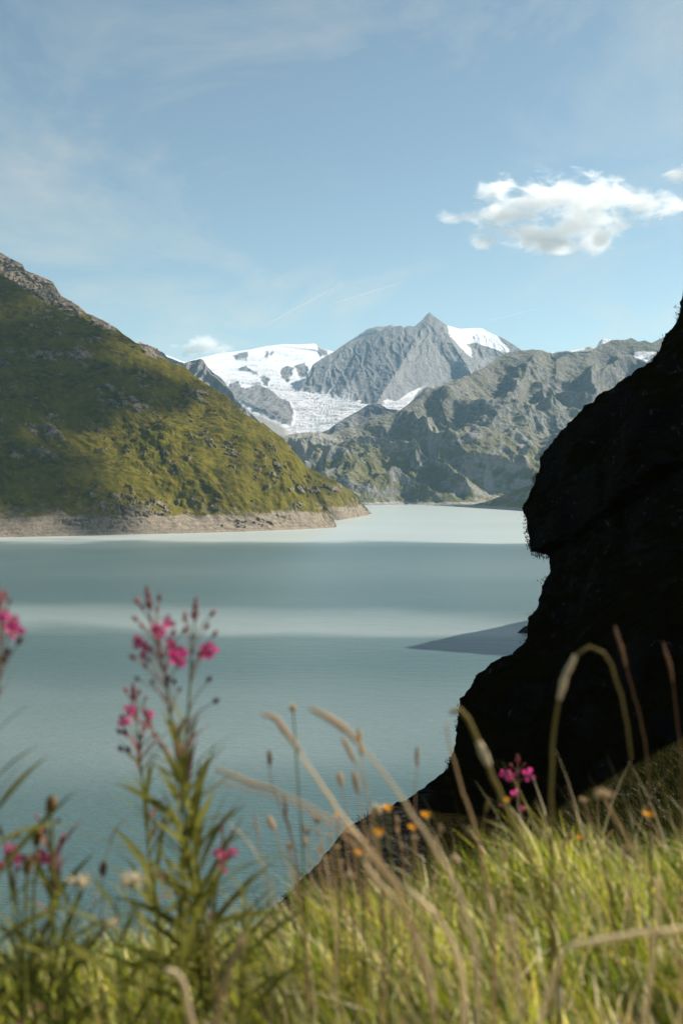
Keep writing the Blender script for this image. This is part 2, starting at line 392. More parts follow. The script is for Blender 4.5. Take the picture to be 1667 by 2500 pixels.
def build_glacier():
    nu, nv = 420, 300
    px = np.linspace(330, 1010, nu); top = interp(px, crestG); bot = 1110.0
    v = np.linspace(0, 1, nv)
    py = bot + (top[:, None] - bot) * v[None]; qx = np.broadcast_to(px[:, None], py.shape)
    P = at(qx, py, gz(qx, py))
    rk = 0; 
    for k, poly in enumerate(rocksG):
        rk = np.maximum(rk, sstep(-2.5, 2.5, polyd(qx, py, poly) + 3.2 * fbm(P / 130.0, 3, 60 + k)))
    lowl = sstep(4, -8, (qx - 600) * .43 + 1000 - py + 0 * qx) * sstep(720, 690, qx)      # scree under the rock flank
    sc = np.maximum(lowl * sstep(985, 1005, py), sstep(1062, 1072, py + 4 * pn(P / 100.0, 4)))
    soft = 1 - np.clip(rk + sc, 0, 1)
    V = np.broadcast_to(v[None], py.shape); edge = np.clip((1 - V) / .1, .03, 1)
    crev = sstep(900, 960, py)
    d = soft * (14 * fbm(P / np.array([420, 420, 200.0]), 3, 70) + (9 * crev + 3) * ridged(P / np.array([190, 70, 60.0]), 4, 71)) + rk * (14 + 26 * fbm(P / np.array([120, 300, 200.0]), 5, 72))
    step = 60 * sstep(.1, .5, np.sin(py / 13.0 + 2 * fbm(P / 700.0, 3, 75))) * soft * sstep(1000, 870, py)
    P = P + np.array([0, -.5, .85]) * (d * edge)[..., None] + np.array([0, -.8, .2]) * (step * edge)[..., None]
    K = P[:, -1:] + np.linspace(.2, 1, 5)[None, :, None] * np.array([0, 900, -500])
    P = np.concatenate([P, K], 1); pad = lambda a: np.concatenate([a, np.repeat(a[:, -1:], 5, 1)], 1)
    me = mesh_np('glacier', P, gridfaces(nu, P.shape[1]))
    dirty = np.clip(sstep(885, 975, py + 30 * fbm(P[:, :nv] / 500.0, 3, 77)) * .7 + .5 * sstep(.1, .5, fbm(P[:, :nv] / np.array([700, 200, 80.0]), 4, 78)) * sstep(860, 900, py), 0, 1)
    attr(me, 'rock', pad(np.ones_like(py))); attr(me, 'scree', pad(np.clip(sc, 0, 1))); attr(me, 'snow', pad(np.clip(soft, 0, 1))); attr(me, 'dirty', pad(dirty))
    return link('glacier', me, M_FAR, label='white snowy massif with a broken glacier tongue and grey rock islands', category='glacier', kind='structure')
build_glacier()

# --- the grey rock pyramid with the snow shoulder
zP = lambda pts: Z(700, 740, .3827, pts)
crestP = [(690, 985), (730, 945), (750, 916), (765, 889), (790, 872), (815, 859), (845, 838), (872, 826), (893, 820), (914, 816), (937, 805), (964, 797), (979, 795), (985, 800), (997, 795), (1012, 797), (1029, 782), (1042, 767), (1049, 762),
          (1057, 770), (1090, 794), (1121, 803), (1155, 801), (1175, 801), (1197, 813), (1224, 824), (1251, 840), (1270, 853), (1330, 885), (1420, 930)]
baseP = [(690, 1010, 7300), (800, 1000, 7250), (900, 1010, 7250), (1100, 1010, 7300), (1420, 1010, 7400)]
ridgeP = [(x, y, 7600 + (972 - y) * 8.0) for x, y in crestP]
snowP = [zP([(1018, 135), (1040, 130), (1100, 150), (1190, 145), (1250, 150), (1330, 195), (1375, 255), (1432, 310), (1400, 318), (1300, 282), (1200, 256), (1150, 262), (1175, 300), (1182, 352), (1130, 310), (1080, 250), (1040, 210)]),
         zP([(615, 625), (640, 615), (672, 622), (680, 640), (640, 652)]), zP([(690, 645), (740, 595), (790, 565), (875, 530), (830, 575), (770, 645), (700, 660)])]
def masksP(P, V, qx, qy, n, d, extra):
    sn = 0
    for k, poly in enumerate(snowP): sn = np.maximum(sn, sstep(-1.5, 2.0, polyd(qx, qy, poly) + 2.5 * fbm(P / 90.0, 3, 80 + k)))
    ice = sstep(940, 975, qy + 12 * fbm(P / 120.0, 3, 88)) * sstep(880, 840, qx) * .7
    sc = sstep(.2, .5, fbm(P / np.array([45, 260, 260.0]), 4, 85)) * .45 + .6 * sstep(1060, 1130, qx) * sstep(.0, .4, fbm(P / 130.0, 4, 86))
    return dict(rock=1.0, scree=np.clip(sc, 0, 1), snow=np.maximum(sn, ice), dirty=np.where(ice > sn, .8, .15 * sstep(820, 840, qy) + .5 * sstep(900, 940, qy)))
loft('mountain', 'grey pyramid-shaped peak with a white snow shoulder on its right flank', baseP, ridgeP, M_FAR, 460, 300, amp=9, scale=200, seed=51, stretch=(3.6, .8, .14), fine=3.5, fine_scale=45,
     back=(1200, -900), masks=masksP, keep=.05, edge=.12,
     spurs=[([(1050, 765), (1025, 815), (985, 880), (920, 985)], 520, 130), ([(1060, 770), (1085, 810), (1130, 880), (1180, 960)], 180, 45), ([(980, 795), (930, 850), (860, 920), (820, 980)], 130, 60)])
# --- pale peaks further back
def backpeak(label, crest, d, nu=90):
    base = [(crest[0][0], crest[0][1] + 60, d - 700), (crest[-1][0], crest[-1][1] + 60, d - 700)]
    loft('mountain', label, base, [(x, y, d) for x, y in crest], M_FAR, nu, 50, amp=40, scale=260, seed=int(d), fine=12, fine_scale=60, back=(500, -300),
         masks=lambda P, V, qx, qy, n, dd, e: dict(rock=1.0, scree=.8, snow=sstep(.25, .4, fbm(P / 200.0, 3, 4) + .5 * (V - .6))), keep=.1)
backpeak('pale distant summit showing over the left shoulder of the pyramid peak', [(800, 870), (845, 838), (872, 820), (898, 803), (920, 797), (938, 797), (955, 793), (972, 797), (1010, 830)], 11000)
backpeak('small pale rock tooth behind the right-hand ridge', [(1400, 875), (1440, 858), (1455, 848), (1463, 833), (1471, 828), (1487, 830), (1498, 836), (1530, 870)], 6200)
backpeak('pale low ridge filling the notch behind the brown mountain', [(1290, 880), (1330, 862), (1360, 860), (1400, 856), (1440, 846), (1480, 870)], 6000)

# --- the shore hill hidden behind the near crag: its spit shows and its shadow falls on the water
def build_headland():
    tip = np.array([float((1256 - CX) / F * water_d(1256, 1547)), float(water_d(1256, 1547))])
    nu, nv = 170, 110
    dx = np.concatenate([np.linspace(0, 30, 70), 30 + np.linspace(0, 1, 101)[1:] ** 1.5 * 560]); r = np.linspace(-1, 1, nv)
    dx, sy = np.meshgrid(dx, r, indexing='ij')
    X = tip[0] + dx; Y = tip[1] + 3 + dx * .30 + sy * (2.5 + 1.15 * np.maximum(dx - 5, 0))
    prof = np.clip(1 - np.abs(sy), 0, 1)
    H = 5.0 * sstep(-1, 8, dx) * np.sqrt(prof) + np.minimum(1.22 * np.maximum(dx - 9, 0), 195 + .1 * dx) * prof ** .9 - 1.2
    P = np.stack([X, Y, WATER + H], -1)
    P[..., 2] += (5 * fbm(P / 40.0, 5, 3) + 2.5 * fbm(P / 9.0, 3, 5)) * np.clip((dx - 10) / 40, 0, 1) * prof + .5 * fbm(P / 3.0, 3, 6) * prof
    qx, qy = project(P)
    me = mesh_np('hill', P, gridfaces(nu, nv)); z0 = np.zeros(P.shape[:2])
    attr(me, 'rock', z0 + .6); attr(me, 'scree', sstep(WATER + 14, WATER + 10, P[..., 2]) * .4); attr(me, 'snow', z0); attr(me, 'dirty', z0)
    return link('hill', me, M_CRAG, label='dark low spit of rock reaching into the lake behind the black crag', category='hill', kind='structure')  # shade on the spit put into its colour by the dark crag rock

# ------------------------------------------------------------------ lake and valley floor
def plane(name, x0, x1, y0, y1, z, mat, n=2, **kw):
    xs = np.linspace(x0, x1, n); ys = np.linspace(y0, y1, n); X, Y = np.meshgrid(xs, ys, indexing='ij')
    return link(name, mesh_np(name, np.stack([X, Y, 0 * X + z], -1), gridfaces(n, n)), mat, **kw)
m, t, out = new_mat('glacial_lake_water'); p = pos(t)
sp = N(t, 'ShaderNodeSeparateXYZ'); t.links.new(p, sp.inputs[0])
# far sunlight, mid-lake cloud shade and slick sheen, painted as colour bands
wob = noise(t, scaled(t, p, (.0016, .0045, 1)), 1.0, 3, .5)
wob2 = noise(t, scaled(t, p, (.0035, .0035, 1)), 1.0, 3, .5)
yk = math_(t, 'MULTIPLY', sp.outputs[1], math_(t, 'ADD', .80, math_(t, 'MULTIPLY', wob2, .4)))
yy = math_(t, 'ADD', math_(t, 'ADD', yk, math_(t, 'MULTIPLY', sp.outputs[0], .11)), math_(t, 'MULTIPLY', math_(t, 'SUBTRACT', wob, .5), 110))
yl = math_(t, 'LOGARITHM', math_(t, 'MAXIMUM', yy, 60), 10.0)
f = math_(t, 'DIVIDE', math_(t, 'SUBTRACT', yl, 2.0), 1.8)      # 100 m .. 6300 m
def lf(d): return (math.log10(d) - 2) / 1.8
light_bands = ramp(t, f, [(lf(200), .02), (lf(285), .04), (lf(350), .24), (lf(395), .20), (lf(480), .08), (lf(565), .10), (lf(608), .46), (lf(640), .40), (lf(740), .07), (lf(1250), .12), (lf(1400), .20), (lf(1530), .95), (lf(4000), 1.0)], 'EASE')
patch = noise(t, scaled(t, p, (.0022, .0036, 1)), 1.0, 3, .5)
fac = math_(t, 'ADD', light_bands, math_(t, 'MULTIPLY', math_(t, 'SUBTRACT', patch, .5), .30), clamp=True)
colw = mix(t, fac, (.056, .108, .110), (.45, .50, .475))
rip = noise(t, scaled(t, p, (.35, .9, 1)), 1.0, 3, .6)
rip2 = noise(t, scaled(t, p, (.06, .16, 1)), 1.0, 3, .6)
rip3 = noise(t, scaled(t, p, (.9, 1.6, 1)), 1.0, 3, .65)
hgt = math_(t, 'ADD', math_(t, 'ADD', math_(t, 'MULTIPLY', rip, .5), math_(t, 'MULTIPLY', rip3, .3)), rip2)
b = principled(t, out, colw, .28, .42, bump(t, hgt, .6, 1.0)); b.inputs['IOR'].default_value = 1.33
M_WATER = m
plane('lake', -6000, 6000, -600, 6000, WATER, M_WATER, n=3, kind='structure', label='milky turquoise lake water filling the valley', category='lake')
m, t, out = new_mat('valley_gravel'); n1 = noise(t, pos(t), .02, 6, .6)
principled(t, out, mix(t, n1, (.12, .11, .09), (.22, .2, .17)), .95, .1); M_FLOOR = m
plane('valley_floor', -8800, 8800, -1800, 13300, -84.0, M_FLOOR, n=3, kind='structure', label='bare valley floor carrying the lake and mountains', category='ground')

# ------------------------------------------------------------------ near crag (a black shaded rock wall on the right)
m, t, out = new_mat('dark_schist'); p = pos(t)
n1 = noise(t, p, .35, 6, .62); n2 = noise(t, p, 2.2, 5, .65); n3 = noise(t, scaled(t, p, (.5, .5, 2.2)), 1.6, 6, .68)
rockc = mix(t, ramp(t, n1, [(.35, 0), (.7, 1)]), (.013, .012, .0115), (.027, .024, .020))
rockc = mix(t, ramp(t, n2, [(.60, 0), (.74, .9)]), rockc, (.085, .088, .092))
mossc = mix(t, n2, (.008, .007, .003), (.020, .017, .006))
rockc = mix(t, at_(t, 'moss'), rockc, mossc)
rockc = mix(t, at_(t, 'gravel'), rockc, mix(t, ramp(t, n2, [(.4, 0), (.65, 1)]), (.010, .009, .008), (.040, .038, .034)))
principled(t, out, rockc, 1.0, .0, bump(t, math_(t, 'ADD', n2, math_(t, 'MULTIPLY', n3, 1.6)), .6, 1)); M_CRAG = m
sil = [(420, 2500, 14), (600, 2290, 16.5), (703, 2181, 20), (756, 2132, 22), (841, 2025, 27), (930, 1976, 31), (984, 1958, 33), (1034, 1922, 35.5), (1064, 1901, 37), (1091, 1879, 39), (1104, 1837, 41), (1117, 1790, 43), (1113, 1782, 43.3),
       (1119, 1739, 45), (1123, 1709, 46), (1149, 1675, 48), (1162, 1650, 50), (1179, 1641, 51), (1213, 1639, 53), (1242, 1616, 55), (1251, 1603, 56), (1279, 1588, 58), (1283, 1560, 60), (1287, 1535, 61), (1289, 1509, 62),
       (1306, 1492, 63), (1315, 1458, 64), (1323, 1433, 65), (1338, 1399, 66), (1338, 1363, 66.5), (1332, 1358, 66.7), (1294, 1348, 67), (1291, 1322, 67.5), (1283, 1280, 68), (1279, 1258, 68.5), (1270, 1243, 69), (1281, 1224, 69.5),
       (1293, 1199, 70), (1310, 1163, 71), (1317, 1127, 72), (1315, 1116, 72.3), (1331, 1101, 73), (1359, 1090, 74), (1375, 1070, 75), (1408, 1048, 77), (1464, 1004, 80), (1502, 965, 83), (1547, 932, 86), (1569, 905, 88), (1582, 891, 89),
       (1605, 858, 91), (1616, 833, 92), (1624, 813, 93), (1649, 791, 94), (1654, 772, 94.5), (1663, 733, 95), (1668, 700, 95.5), (1700, 640, 97), (1790, 540, 100), (1950, 400, 104), (2150, 280, 108)]
def build_crag():
    sx = np.array([s[0] for s in sil], float); sy = np.array([s[1] for s in sil], float); sd = np.array([s[2] for s in sil], float)
    L = np.concatenate([[0], np.cumsum(np.hypot(np.diff(sx), np.diff(sy)))])
    nu, nf, nb = 760, 110, 40
    q = np.linspace(0, L[-1], nu)
    D = np.interp(q, L, sd)
    E = at(np.interp(q, L, sx), np.interp(q, L, sy), D)
    fv = np.linspace(0, 1, nf) ** 1.35; bv = np.linspace(0, 1, nb + 1)[1:] ** 1.2
    fdir = np.stack([0 * D + .56, 0 * D - .83, np.interp(np.interp(q, L, sy), [1640, 1880], [.36, .02])], -1) * (D * .62)[:, None]
    bdir = np.stack([0 * D + .9, 0 * D + .42, -.06 + 0 * D], -1) * (D * .5)[:, None]
    front = E[:, None] + fdir[:, None] * fv[::-1][None, :, None]
    # the wall bulges towards the viewer between its two ends
    front += np.array([-.55, -.62, .2]) * (np.sin(np.pi * np.clip(fv[::-1], 0, 1)) * 1.0)[None, :, None] * (D * .05)[:, None, None]
    rear = E[:, None] + bdir[:, None] * bv[None, :, None]
    P = np.concatenate([front, rear], 1); V = np.concatenate([-fv[::-1], bv]); V = np.broadcast_to(V[None], P.shape[:2])
    nrm = gnormals(P); face = np.array([-.6, -.7, .3])
    a = np.clip(np.abs(V) / .06, 0, 1)
    U = np.broadcast_to(D[:, None], P.shape[:2]) / 60
    big = 1.7 * fbm(P / 9.0, 4, 3) + 1.0 * np.abs(pn(P * np.array([.18, .18, .5]), 6))
    small = .34 * fbm(P / 2.2, 3, 8) + .16 * np.abs(pn(P / .7, 9)) + .12 * np.abs(pn(P / .33, 10))
    P = P + face * (big * a * U)[..., None] + (nrm * .55 + face * .3) * ((small * (.45 + .55 * a) - .08) * U)[..., None]
    P = P + np.stack([fbm(P / .8, 3, 21), 0 * V, fbm(P / .8 + 31, 3, 22)], -1) * .10 * U[..., None]
    me = mesh_np('crag', P, gridfaces(nu, P.shape[1]))
    n2 = gnormals(P); up = np.abs(n2[..., 2])
    qx, qy = project(P)
    attr(me, 'moss', sstep(.35, .75, up + .5 * fbm(P / 2.5, 3, 44)))
    attr(me, 'gravel', sstep(1990, 1900, np.interp(q, L, sy))[:, None] * 0 + sstep(.35, .65, sstep(1850, 1960, qy) * sstep(1120, 960, qx) + .35 * fbm(P / 2.0, 4, 61)))
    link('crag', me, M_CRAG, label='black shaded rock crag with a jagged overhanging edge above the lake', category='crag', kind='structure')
    return E, D
CRAG_E, CRAG_D = build_crag()
build_headland()

# ------------------------------------------------------------------ foreground hillside
def ground(x, y):
    x = np.asarray(x, float); y = np.asarray(y, float)
    A = -.85 + .04 * np.clip(x, -6, 3) + .35 * np.clip(x - 1.4, 0, 8); B = -.75 + .58 * x - .38 * y
    yb = np.interp(x, [-3, -.55, -.2, .2, .6, 1.2, 6], [1.55, 1.72, 1.88, 1.95, 2.05, 2.3, 4.5])
    t_ = sstep(0, 1.1, y - yb)
    z = A + (np.minimum(A, B) - A) * t_
    p = np.stack([x, y, 0 * x], -1)
    return z + .045 * fbm(p / .7, 3, 2) + .18 * fbm(p / 4.0, 2, 5) * np.clip(y / 4 - .4, 0, 1)
def build_ground():
    def axis(lo, hi, core, fine, n):
        a = np.concatenate([np.linspace(lo, core[0], n)[:-1], np.arange(core[0], core[1], fine), np.linspace(core[1], hi, n)]); return a
    xs = axis(-90, 60, (-4, 9), .09, 40); ys = np.concatenate([np.linspace(-30, -1, 12)[:-1], np.arange(-1, 16, .09), 16 + np.linspace(0, 1, 60) ** 1.6 * 190])
    X, Y = np.meshgrid(xs, ys, indexing='ij'); Zg = ground(X, Y)
    Zg = np.maximum(Zg, -83.0)
    me = mesh_np('hillside', np.stack([X, Y, Zg], -1), gridfaces(len(xs), len(ys)))
    m, t, out = new_mat('meadow_soil_and_heath'); p = pos(t)
    n1 = noise(t, p, 1.3, 5, .6); n2 = noise(t, p, 14, 4, .65)
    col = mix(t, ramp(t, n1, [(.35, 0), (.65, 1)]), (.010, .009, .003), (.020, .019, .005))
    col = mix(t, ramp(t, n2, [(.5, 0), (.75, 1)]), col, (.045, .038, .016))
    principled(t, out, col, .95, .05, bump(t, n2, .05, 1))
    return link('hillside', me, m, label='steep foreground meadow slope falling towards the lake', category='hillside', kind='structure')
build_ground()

# ------------------------------------------------------------------ plant materials
def leafmat(name, colour, trans=.45, rough=.6, vary=.25, attrcol=False, tip=None):
    m, t, out = new_mat(name)
    if attrcol:
        a = N(t, 'ShaderNodeAttribute', attribute_name='tint'); col = a.outputs['Color']
    else:
        oi = N(t, 'ShaderNodeObjectInfo'); n = noise(t, pos(t), 60, 3, .5)
        k = math_(t, 'ADD', math_(t, 'MULTIPLY', oi.outputs['Random'], .6), math_(t, 'MULTIPLY', n, .4))
        lo = tuple(x * (1 - vary) for x in colour); hi = tuple(min(1, x * (1 + vary)) for x in colour)
        col = mix(t, k, lo, hi)
    d = N(t, 'ShaderNodeBsdfPrincipled'); d.inputs['Roughness'].default_value = rough; d.inputs['Specular IOR Level'].default_value = .12
    t.links.new(col, d.inputs['Base Color'])
    tr = N(t, 'ShaderNodeBsdfTranslucent'); t.links.new(col, tr.inputs[0])
    ms = N(t, 'ShaderNodeMixShader'); ms.inputs[0].default_value = trans
    t.links.new(d.outputs[0], ms.inputs[1]); t.links.new(tr.outputs[0], ms.inputs[2]); t.links.new(ms.outputs[0], out.inputs[0])
    return m
M_BLADE = leafmat('grass_blade', (.1, .12, .02), .55, .45, attrcol=True)
M_STRAW = leafmat('dry_straw', (.56, .40, .23), .4)
M_STRAWP = leafmat('pale_straw', (.80, .66, .44), .45)
M_REDST = leafmat('reddish_dry_stalk', (.24, .13, .07), .25)
M_OLIVE = leafmat('olive_stalk', (.25, .19, .06), .25)
M_STEMG = leafmat('green_stem', (.16, .17, .035), .2)
M_STEMP = leafmat('pinkish_stem', (.34, .18, .13), .2)
M_LEAFG = leafmat('willowherb_leaf', (.19, .185, .035), .5)
M_LEAFP = leafmat('reddened_willowherb_leaf', (.36, .16, .15), .4)
M_PETAL = leafmat('magenta_petal', (.72, .07, .28), .45)
M_BUD = leafmat('rosy_bud', (.36, .10, .11), .3)
M_BUDD = leafmat('dark_spent_bud', (.07, .02, .03), .15)
M_YEL = leafmat('orange_yellow_petal', (.82, .38, .02), .4)
M_FLUFF = leafmat('cream_fluff', (.66, .56, .38), .5)
M_BROWN = leafmat('brown_spike', (.26, .15, .055), .3)

# ------------------------------------------------------------------ grass
def blades(name, n, sampler, hgt, wid, lean, label, palette, seg=4, dark=1.0):
    x, y = sampler(n); keep = np.isfinite(x); x, y = x[keep], y[keep]; n = len(x)
    z = ground(x, y)
    p = np.stack([x, y, 0 * x], -1)
    clump = np.clip(.80 + .5 * fbm(p / .30, 3, 12), .35, 1.3)
    h = hgt * clump * rng.uniform(.55, 1.25, n)
    ang = rng.uniform(0, 2 * np.pi, n); ln = lean * rng.uniform(.1, 1.0, n) ** 1.4 * 1.3
    dx = np.cos(ang) * ln * .7 - .55 * lean * rng.uniform(.3, 1.2, n); dy = np.sin(ang) * ln * .7 - .15 * lean
    fa = rng.uniform(0, np.pi, n); wx, wy = np.cos(fa), np.sin(fa) * .7
    wd = wid * rng.uniform(.6, 1.4, n)
    tt = np.linspace(0, 1, seg + 1)
    C = np.stack([x[:, None] + dx[:, None] * h[:, None] * tt ** 2, y[:, None] + dy[:, None] * h[:, None] * tt ** 2,
                  z[:, None] - .01 + h[:, None] * tt * (1 - .25 * (ln[:, None] * tt) ** 2)], -1)
    wv = (wd[:, None] * (1 - tt ** 1.6 * .92))[..., None] * np.stack([wx, wy, 0 * wx], -1)[:, None] * .5
    V = np.stack([C - wv, C + wv], 2).reshape(n, -1, 3)
    f = np.array([[2 * k, 2 * k + 1, 2 * k + 3, 2 * k + 2] for k in range(seg)])
    Fc = (np.arange(n)[:, None, None] * 2 * (seg + 1) + f[None]).reshape(-1, 4)
    me = mesh_np(name, V.reshape(-1, 3), Fc)
    pal = np.array(palette, float); wts = pal[:, 3] / pal[:, 3].sum()
    pick = rng.choice(len(pal), n, p=wts); colr = pal[pick, :3] * rng.uniform(.75, 1.3, (n, 1)) * dark * np.clip(1 + .75 * fbm(p / .22, 3, 33), .35, 1.8)[:, None]
    cl = np.repeat(colr, 2 * (seg + 1), 0); cl = np.concatenate([cl, np.ones((len(cl), 1))], 1)
    a = me.attributes.new('tint', 'FLOAT_COLOR', 'POINT'); a.data.foreach_set('color', cl.astype(np.float32).ravel())
    return link(name, me, M_BLADE, kind='stuff', label=label, category='grass')
def fan(y0, y1, k0, k1, power=1.0, cond=None):
    def f(n):
        y = y0 + (y1 - y0) * rng.random(n) ** power; k = rng.uniform(k0, k1, n); x = k * y + rng.uniform(-.1, .1, n)
        if cond is not None:
            m_ = cond(x, y); x = np.where(m_, x, np.nan)
        return x, y
    return f
GREEN = [(.44, .40, .22, 1.0), (.14, .165, .012, 6), (.24, .235, .020, 4), (.34, .30, .04, 1.8), (.035, .05, .007, 6.5), (.46, .38, .17, 1.0), (.28, .19, .08, 1.0), (.075, .11, .016, 3)]
blades('meadow_grass', 40000, fan(.75, 2.35, -.50, .55, .9), .165, .0050, .6, 'sunlit green meadow grass filling the foreground slope', GREEN, dark=2.3)
blades('meadow_grass', 1500, fan(.85, 2.3, -.15, .55), .21, .0055, 1.0, 'dry pale straw blades tangled in the foreground grass', [(.62, .52, .32, 3), (.48, .36, .2, 2), (.70, .62, .44, 1)])
blades('meadow_grass', 2600, fan(.8, 2.3, -.5, .5), .19, .0085, .7, 'broader dark green leaves mixed into the foreground grass', [(.09, .12, .025, 3), (.16, .17, .04, 2), (.06, .085, .02, 2)])
blades('meadow_grass', 1500, fan(.9, 2.3, -.45, .5), .30, .0024, .55, 'thin pale flowering stems standing over the foreground grass', [(.55, .45, .28, 3), (.42, .30, .17, 2), (.30, .27, .08, 2)], seg=6)
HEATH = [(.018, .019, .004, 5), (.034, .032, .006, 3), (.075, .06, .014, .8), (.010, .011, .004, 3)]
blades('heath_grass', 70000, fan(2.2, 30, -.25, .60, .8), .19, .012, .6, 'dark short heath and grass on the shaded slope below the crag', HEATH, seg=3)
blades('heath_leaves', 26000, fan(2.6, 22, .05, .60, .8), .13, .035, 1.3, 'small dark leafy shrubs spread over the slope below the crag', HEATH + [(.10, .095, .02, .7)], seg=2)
def crag_tufts():
    n = 1500; idx = rng.integers(90, int(len(CRAG_E) * .93), n); sel = (fbm(CRAG_E[idx] / 3.0, 2, 70) > .02); idx = idx[sel]
    m_ = 7; P0 = np.repeat(CRAG_E[idx], m_, 0); U = np.repeat(CRAG_D[idx] / 60, m_); n = len(P0)
    P0 = P0 + rng.normal(0, .12, (n, 3)) * U[:, None] + np.array([.25, -.1, -.1]) * U[:, None] * rng.random((n, 1))
    h = rng.uniform(.06, .18, n) * U; d = rng.normal(0, .5, (n, 3)); d[:, 2] = 1; d[:, 0] -= .35
    T = P0 + d * h[:, None]; sd_ = np.stack([rng.uniform(-1, 1, n), rng.uniform(-.5, .5, n), 0 * h], -1) * .03 * U[:, None]
    V = np.stack([P0 - sd_, P0 + sd_, T], 1).reshape(-1, 3)
    me = mesh_np('crag_grass', V, np.arange(3 * n).reshape(-1, 3))
    cl = np.repeat(np.array([[.03, .026, .010, 1]]) * rng.uniform(.6, 1.3, (n, 1)), 3, 0); cl[:, 3] = 1
    a = me.attributes.new('tint', 'FLOAT_COLOR', 'POINT'); a.data.foreach_set('color', cl.astype(np.float32).ravel())
    link('crag_grass', me, M_BLADE, kind='stuff', label='small dark grass tufts clinging to the edge of the black crag', category='grass')
crag_tufts()

# ------------------------------------------------------------------ plant building blocks
def smooth_path(pts, n=None):
    P = np.asarray(pts, float)
    if len(P) < 3: return np.linspace(P[0], P[-1], n or 4)
    L = np.concatenate([[0], np.cumsum(np.linalg.norm(np.diff(P, axis=0), axis=1))]); n = n or max(8, 4 * len(P))
    q = np.linspace(0, L[-1], n); out = np.zeros((n, 3)); Tn = np.gradient(P, L, axis=0)
    for a, s in enumerate(q):
        k = min(np.searchsorted(L, s, 'right') - 1, len(P) - 2); h = L[k + 1] - L[k]; t_ = (s - L[k]) / h
        h00 = 2 * t_ ** 3 - 3 * t_ ** 2 + 1; h10 = t_ ** 3 - 2 * t_ ** 2 + t_; h01 = -2 * t_ ** 3 + 3 * t_ ** 2; h11 = t_ ** 3 - t_ ** 2
        out[a] = h00 * P[k] + h10 * h * Tn[k] + h01 * P[k + 1] + h11 * h * Tn[k + 1]
    return out
def tube_mesh(name, path, radii, sides=6):
    P = np.asarray(path, float); n = len(P); radii = np.interp(np.linspace(0, 1, n), np.linspace(0, 1, len(radii)), radii)
    T = np.gradient(P, axis=0); T /= np.linalg.norm(T, axis=1, keepdims=True) + 1e-9
    ref = np.array([.3, -.9, .3]); A = np.cross(T, ref); A /= np.linalg.norm(A, axis=1, keepdims=True) + 1e-9; Bv = np.cross(T, A)
    th = np.linspace(0, 2 * np.pi, sides, endpoint=False)
    V = P[:, None] + radii[:, None, None] * (np.cos(th)[None, :, None] * A[:, None] + np.sin(th)[None, :, None] * Bv[:, None])
    i = np.arange(n - 1)[:, None] * sides; j = np.arange(sides)[None]
    Fc = np.stack([i + j, i + (j + 1) % sides, i + sides + (j + 1) % sides, i + sides + j], -1).reshape(-1, 4)
    return mesh_np(name, V.reshape(-1, 3), Fc)
def blob_mesh(name, length, rad, seed=0, rough=.15, sides=7, rings=6):
    """drop along +z from 0 to length"""
    s = np.linspace(0, 1, rings); r = rad * np.sin(np.pi * np.clip(s * .94 + .03, 0, 1)) ** .75
    th = np.linspace(0, 2 * np.pi, sides, endpoint=False); g = np.random.default_rng(seed)
    R = r[:, None] * (1 + rough * g.uniform(-1, 1, (rings, sides)))
    V = np.stack([R * np.cos(th), R * np.sin(th), np.repeat((s * length)[:, None], sides, 1)], -1)
    i = np.arange(rings - 1)[:, None] * sides; j = np.arange(sides)[None]
    Fc = np.stack([i + j, i + (j + 1) % sides, i + sides + (j + 1) % sides, i + sides + j], -1).reshape(-1, 4)
    return mesh_np(name, V.reshape(-1, 3), Fc)
def leaf_mesh(name, length, width, bend, fold=.18, seg=7):
    s = np.linspace(0, 1, seg); wv = width * .5 * np.sin(np.pi * np.clip(s, .03, 1) ** .75) ; wv[-1] = .0003
    x = length * s; z = -bend * length * s ** 2
    V = np.stack([np.stack([x, -wv, z + fold * wv], -1), np.stack([x, 0 * x, z], -1), np.stack([x, wv, z + fold * wv], -1)], 1).reshape(-1, 3)
    i = np.arange(seg - 1)[:, None] * 3; j = np.arange(2)[None]
    Fc = np.stack([i + j, i + 3 + j, i + 4 + j, i + 1 + j], -1).reshape(-1, 4)
    return mesh_np(name, V, Fc)
def petal_mesh(name, length, width):
    s = np.linspace(0, 1, 5); wv = width * .5 * np.array([.15, .55, .95, 1, .45]); x = length * s; z = length * .25 * s ** 2
    V = np.stack([np.stack([x, -wv, z + .12 * wv], -1), np.stack([x * np.array([1, 1, 1, 1, .93]), 0 * x, z], -1), np.stack([x, wv, z + .12 * wv], -1)], 1).reshape(-1, 3)
    i = np.arange(4)[:, None] * 3; j = np.arange(2)[None]
    return mesh_np(name, V, np.stack([i + j, i + 3 + j, i + 4 + j, i + 1 + j], -1).reshape(-1, 4))
def place(o, loc, xdir=None, zdir=None, roll=0.0, scale=1.0):
    if xdir is not None: R = Vector(xdir).to_track_quat('X', 'Z').to_matrix() @ Matrix.Rotation(roll, 3, 'X')
    elif zdir is not None: R = Vector(zdir).to_track_quat('Z', 'Y').to_matrix() @ Matrix.Rotation(roll, 3, 'Z')
    else: R = Matrix.Identity(3)
    o.matrix_local = Matrix.Translation(Vector(loc)) @ R.to_4x4() @ Matrix.Scale(scale, 4)
    return o
def thing(name, loc, label, cat, group=None):
    o = link(name, None, label=label, category=cat); o.location = loc; o.empty_display_size = .05
    if group: o['group'] = group
    return o
